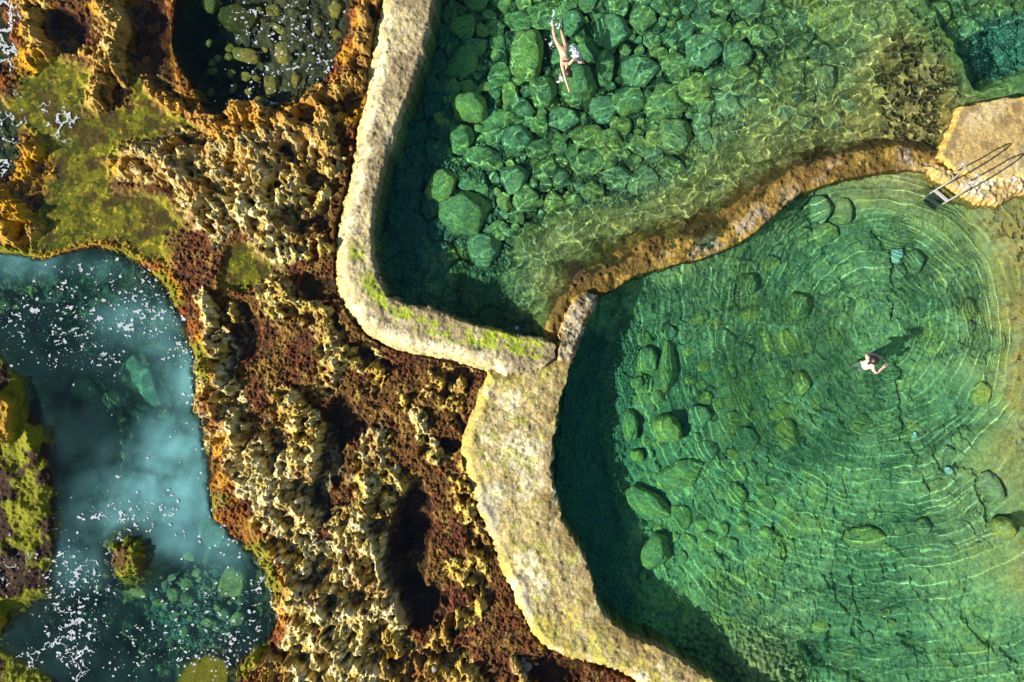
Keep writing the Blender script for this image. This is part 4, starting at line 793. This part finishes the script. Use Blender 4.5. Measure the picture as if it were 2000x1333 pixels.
def tread(z, t, m, wd=.10):
    a = P(1797,396,-.75).lerp(P(1826,372,.22), t); b = P(1820,413,-.75).lerp(P(1851,393,.22), t)
    ax = (b - a); L_ = ax.length; ax.normalize(); side = Vector((-ax.y, ax.x, 0)).normalized()
    bm = bmesh.new(); bmesh.ops.create_cube(bm, size=1.0)
    bmesh.ops.scale(bm, vec=(L_ + .02, wd, .03), verts=bm.verts); bmesh.ops.bevel(bm, geom=bm.edges[:], offset=.008, segments=2, affect='EDGES')
    me = bpy.data.meshes.new('tread'); bm.to_mesh(me); bm.free(); me.materials.append(m)
    o = bpy.data.objects.new('tread', me); S.collection.objects.link(o); o.parent = lad; o.cycles.is_caustics_receiver = True
    o.location = (a + b) / 2 - lad.location; o.rotation_euler = (0, 0, math.atan2(ax.y, ax.x)); return o
tread(0, 1.0, M_tread); tread(0, .76, M_dark_tread, .12); tread(0, .52, M_dark_tread, .12); tread(0, .28, M_dark_tread, .12); tread(0, .04, M_steel, .06)
tread(0, .66, M_steel, .02); tread(0, .40, M_steel, .02)

# ------------------------------------------------------------------ people
print('people')
M_skin = plain('skin', (.56, .33, .22), rough=.5, var=.12, scale=14); M_skin2 = plain('fair_skin', (.72, .46, .36), rough=.5, var=.12, scale=14)
M_hair = plain('dark_hair', (.022, .014, .010), rough=.45, var=.3, scale=60); M_teal = plain('teal_fabric', (.0, .27, .25), rough=.6); M_cream = plain('cream_fabric', (.66, .58, .30), rough=.7)
def skinned(name, chains, root, m, parent=None, sub=2):
    """chains: lists of (point, radius); equal points are welded"""
    verts = []; rad = []; edges = []; idx = {}
    for ch in chains:
        prev = None
        for p, r in ch:
            key = tuple(round(c, 4) for c in p)
            if key not in idx: idx[key] = len(verts); verts.append(p); rad.append(r)
            i = idx[key]
            if prev is not None and prev != i: edges.append((prev, i))
            prev = i
    me = bpy.data.meshes.new(name); me.from_pydata([tuple(v) for v in verts], edges, [])
    o = bpy.data.objects.new(name, me); S.collection.objects.link(o)
    o.modifiers.new('skin', 'SKIN')
    if not me.skin_vertices: raise RuntimeError('no skin layer')
    for k, sv in enumerate(me.skin_vertices[0].data):
        r = rad[k]; sv.radius = (r, r) if not isinstance(r, tuple) else r; sv.use_root = (k == root)
    ss = o.modifiers.new('sub', 'SUBSURF'); ss.levels = sub; ss.render_levels = sub
    dg = bpy.context.evaluated_depsgraph_get(); me2 = bpy.data.meshes.new_from_object(o.evaluated_get(dg)); bpy.data.objects.remove(o)
    me2.name = name; me2.materials.clear(); me2.materials.append(m); me2.polygons.foreach_set('use_smooth', [True] * len(me2.polygons))
    o = bpy.data.objects.new(name, me2); S.collection.objects.link(o); o.cycles.is_caustics_receiver = True
    if parent: o.parent = parent; o.matrix_parent_inverse = Matrix.Translation(-parent.location)
    return o
def hand(wrist, tip, up=Vector((0, 0, 1))):
    """palm and five fingers from wrist towards tip"""
    d_ = (tip - wrist).normalized(); s_ = d_.cross(up).normalized(); out = []
    palm = wrist + d_ * .085
    chains = [[(wrist, .026), (wrist + d_ * .045, .034), (palm, .036)]]
    for k, ln in zip((-1.5, -.5, .5, 1.5), (.065, .078, .082, .070)):
        b0 = palm + s_ * (.017 * k) ; chains.append([(palm, .036), (b0 + d_ * .02, .0095), (b0 + d_ * (.02 + ln * .55) - up * .004, .0088), (b0 + d_ * (.02 + ln) - up * .016, .0075)])
    t0 = wrist + d_ * .045; chains.append([(t0, .034), (t0 - s_ * .035 + d_ * .02, .0115), (t0 - s_ * .052 + d_ * .055, .0095)])
    return chains
def ellip(name, c, r, m, parent, rot=(0, 0, 0), sub=3, noise=.06):
    bm = bmesh.new(); bmesh.ops.create_icosphere(bm, subdivisions=sub, radius=1)
    for v in bm.verts: v.co *= 1 + noise * math.sin(v.co.x * 7 + v.co.y * 5) * math.sin(v.co.z * 6 + 1)
    bmesh.ops.scale(bm, vec=r, verts=bm.verts)
    for f in bm.faces: f.smooth = True
    me = bpy.data.meshes.new(name); bm.to_mesh(me); bm.free(); me.materials.append(m); o = bpy.data.objects.new(name, me); S.collection.objects.link(o)
    o.rotation_euler = rot; o.location = Vector(c) - (parent.location if parent else Vector()); o.parent = parent; o.cycles.is_caustics_receiver = True; return o
# swimmer in the upper pool, front crawl, face down
sw1 = bpy.data.objects.new('person', None); S.collection.objects.link(sw1); sw1.location = P(1101, 108, 0)
set_props(sw1, 'person swimming front crawl across the upper pool, one arm stretched ahead', 'person', 'bathers')
pel = P(1100, 99, .03); wst = P(1101, 108, .05); chs = P(1103, 119, .07); nck = P(1107, 131, .08); hd = P(1110, 141, .08)
hl = P(1094.5, 95, .03); hr = P(1106, 97, .03); sl_ = P(1097, 126, .06); sr = P(1112.5, 126, .09)
ell = P(1103, 150, .04); wrl = P(1110.5, 174, .01); elr = P(1121, 115.5, .22); wrr = P(1132, 120, .10)
ch = [[(pel, (.125, .10)), (wst, (.105, .085)), (chs, (.135, .095)), (nck, .055), (hd, .088), (P(1111, 147, .06), .072)],
      [(pel, (.125, .10)), (hl, .088), (P(1084, 76, .0), .062), (P(1081, 60, .02), .05), (P(1080, 51, .02), .034), (P(1078, 44, .0), .03)],
      [(pel, (.125, .10)), (hr, .088), (P(1101.5, 78, .0), .06), (P(1097, 64, -.02), .048), (P(1094.5, 55, -.04), .033), (P(1092, 48, -.06), .028)],
      [(chs, (.135, .095)), (sl_, .062), (P(1100, 137, .05), .046), (ell, .038), (P(1107, 163, .02), .034), (wrl, .026)] , [(chs, (.135, .095)), (sr, .062), (P(1117, 120, .17), .046), (elr, .038), (P(1127, 117.5, .16), .033), (wrr, .026)]]
ch += hand(wrl, P(1114, 186, -.02)) + hand(wrr, P(1139, 122, .05))
skinned('body', ch, 0, M_skin, sw1)
ellip('hair', P(1110.5, 143, .13), (.11, .13, .09), M_hair, sw1, (0, 0, .3)); 
tube('hair_strand', [P(1108, 134, .13), P(1111, 141, .17), P(1114.5, 147, .13), P(1116.5, 150, .07)], .045, M_hair, sw1)
def band(name, pts, rr, m, parent):
    return skinned(name, [[(p, r) for p, r in zip(pts, rr)]], 0, m, parent)
band('swimsuit', [P(1098.5, 98, .045), P(1101, 106, .06), P(1102.5, 114, .08)], [(.135, .10), (.120, .095), (.140, .098)], M_cream, sw1)
tube('strap', [P(1098, 119, .16), P(1104, 121, .185), P(1110, 118, .16)], .012, M_hair, sw1)
# bather in the lower pool, upright with legs trailing
sw2 = bpy.data.objects.new('person', None); S.collection.objects.link(sw2); sw2.location = P(1700, 711, 0)
set_props(sw2, 'person in teal swimwear standing chest-deep at the centre of the ring ripples', 'person', 'bathers')
pel = P(1688, 715, -0.12); wst = P(1693, 713, 0.04); chs = P(1699, 710, 0.24); nck = P(1703, 707, 0.40); hd = P(1706, 706, 0.52)
sl_ = P(1697, 702, 0.30); sr = P(1704, 717, 0.30)
ch = [[(pel, (.125, .115)), (wst, (.105, .09)), (chs, (.135, .10)), (nck, .055), (hd, .09), (P(1708, 706, 0.62), .082)],
      [(pel, (.125, .115)), (P(1686, 711, -0.18), .09), (P(1675, 712, -0.45), .065), (P(1667, 716, -0.75), .048), (P(1663, 719, -0.98), .034), (P(1658, 720, -1.00), .03)],
      [(pel, (.125, .115)), (P(1685, 720, -0.30), .09), (P(1678, 722, -0.62), .064), (P(1684, 722, -0.95), .048), (P(1688, 722, -1.12), .034), (P(1682, 723, -1.15), .03)],
      [(chs, (.135, .10)), (sl_, .062), (P(1693, 697, 0.22), .047), (P(1700, 693, 0.16), .038), (P(1708, 696, 0.12), .030), (P(1713, 699, 0.10), .026)],
      [(chs, (.135, .10)), (sr, .062), (P(1706, 722, 0.24), .047), (P(1710.5, 727, 0.19), .04), (P(1716, 722.5, 0.20), .034), (P(1721, 718, 0.21), .027)]]
ch += hand(P(1721, 718, 0.21), P(1730, 712, 0.20)) + hand(P(1713, 699, 0.10), P(1722, 703, 0.06))
skinned('body', ch, 0, M_skin2, sw2)
ellip('hair', P(1706.5, 705, 0.59), (.115, .115, .12), M_hair, sw2); tube('hair_strand', [P(1704, 703, 0.62), P(1701, 706, 0.52), P(1699, 709, 0.40), P(1697, 711, 0.32)], .035, M_hair, sw2)
band('swimsuit_bottom', [P(1686, 715.5, -0.16), P(1691, 714, 0.00)], [(.165, .155), (.140, .125)], M_teal, sw2); tube('strap', [P(1696, 703, 0.37), P(1700, 709, 0.37), P(1702, 716, 0.34)], .014, M_teal, sw2)

sw2.scale = (1.14, 1.14, 1.14)
# ------------------------------------------------------------------ splashes (stuff)
M_spl = plain('splash_white', (.66, .72, .74), rough=.4, var=.2, scale=60); M_spl.node_tree.nodes['Principled BSDF'].inputs['Alpha'].default_value = .78
def splash(name, parts, label, thr=.48, seed=0, res=.01):
    """frothy thick sheets of white water: ellipses (cx,cy,rx,ry,rot,height) broken up by noise"""
    xs = [p[0] for p in parts]; ys = [p[1] for p in parts]
    X, Y = grid_xy(min(xs) - 40, max(xs) + 40, min(ys) - 40, max(ys) + 40, res); px, py = to_px(X, Y, np.full_like(X, .05))
    n = fbm(px, py, 7, 4, 20 + seed); l = np.abs(fbm(px, py, 11, 3, 30 + seed) - .5); Z = np.full(X.shape, .015); keep = np.zeros(X.shape, bool)
    for cx, cy, rx, ry, rot, h_, kind in parts:
        t = math.radians(rot); dx = px - cx; dy = py - cy; u = (dx * math.cos(t) + dy * math.sin(t)) / rx; v = (-dx * math.sin(t) + dy * math.cos(t)) / ry; e = u * u + v * v
        if kind == 'solid': k_ = (e + 1.6 * (n - .5) < .95) & ((l > .03) | (e < .35))
        elif kind == 'arc': k_ = (np.abs(e - 1 + .8 * (n - .5)) < .05) & (n > thr + .02)
        else: k_ = (e < 1) & ((l < .035) | (n > .66 - .1 * (1 - e)))
        Z = np.where(k_, np.maximum(Z, .015 + h_ * np.clip(1 - e, 0, 1) * (.4 + n) + .03 * n), Z); keep |= k_
    o = grid_mesh(name, X, Y, Z, keep, None, M_spl); o.cycles.is_caustics_receiver = False; set_props(o, label, kind='stuff'); return o
splash('water_splash', [(1124,105,11,20,-32,.18,'solid'),(1132,112,8,8,0,.10,'lace'),(1080,42,7,13,5,.06,'lace'),(1092,44,9,14,0,.08,'lace'),(1080,88,8,10,0,.04,'lace'),(1072,78,8,12,0,.03,'lace'),(1072,130,12,20,-40,.02,'arc'),(1082,30,6,14,0,.02,'lace'),(1094,152,10,14,0,.03,'lace'),(1112,158,9,10,0,.02,'arc')], 'white water thrown up around the swimmer in the upper pool')
splash('water_splash', [(1700,711,20,16,0,.01,'arc'),(1712,702,10,7,20,.015,'arc')], 'thin white water around the standing bather', seed=3)
print('done')
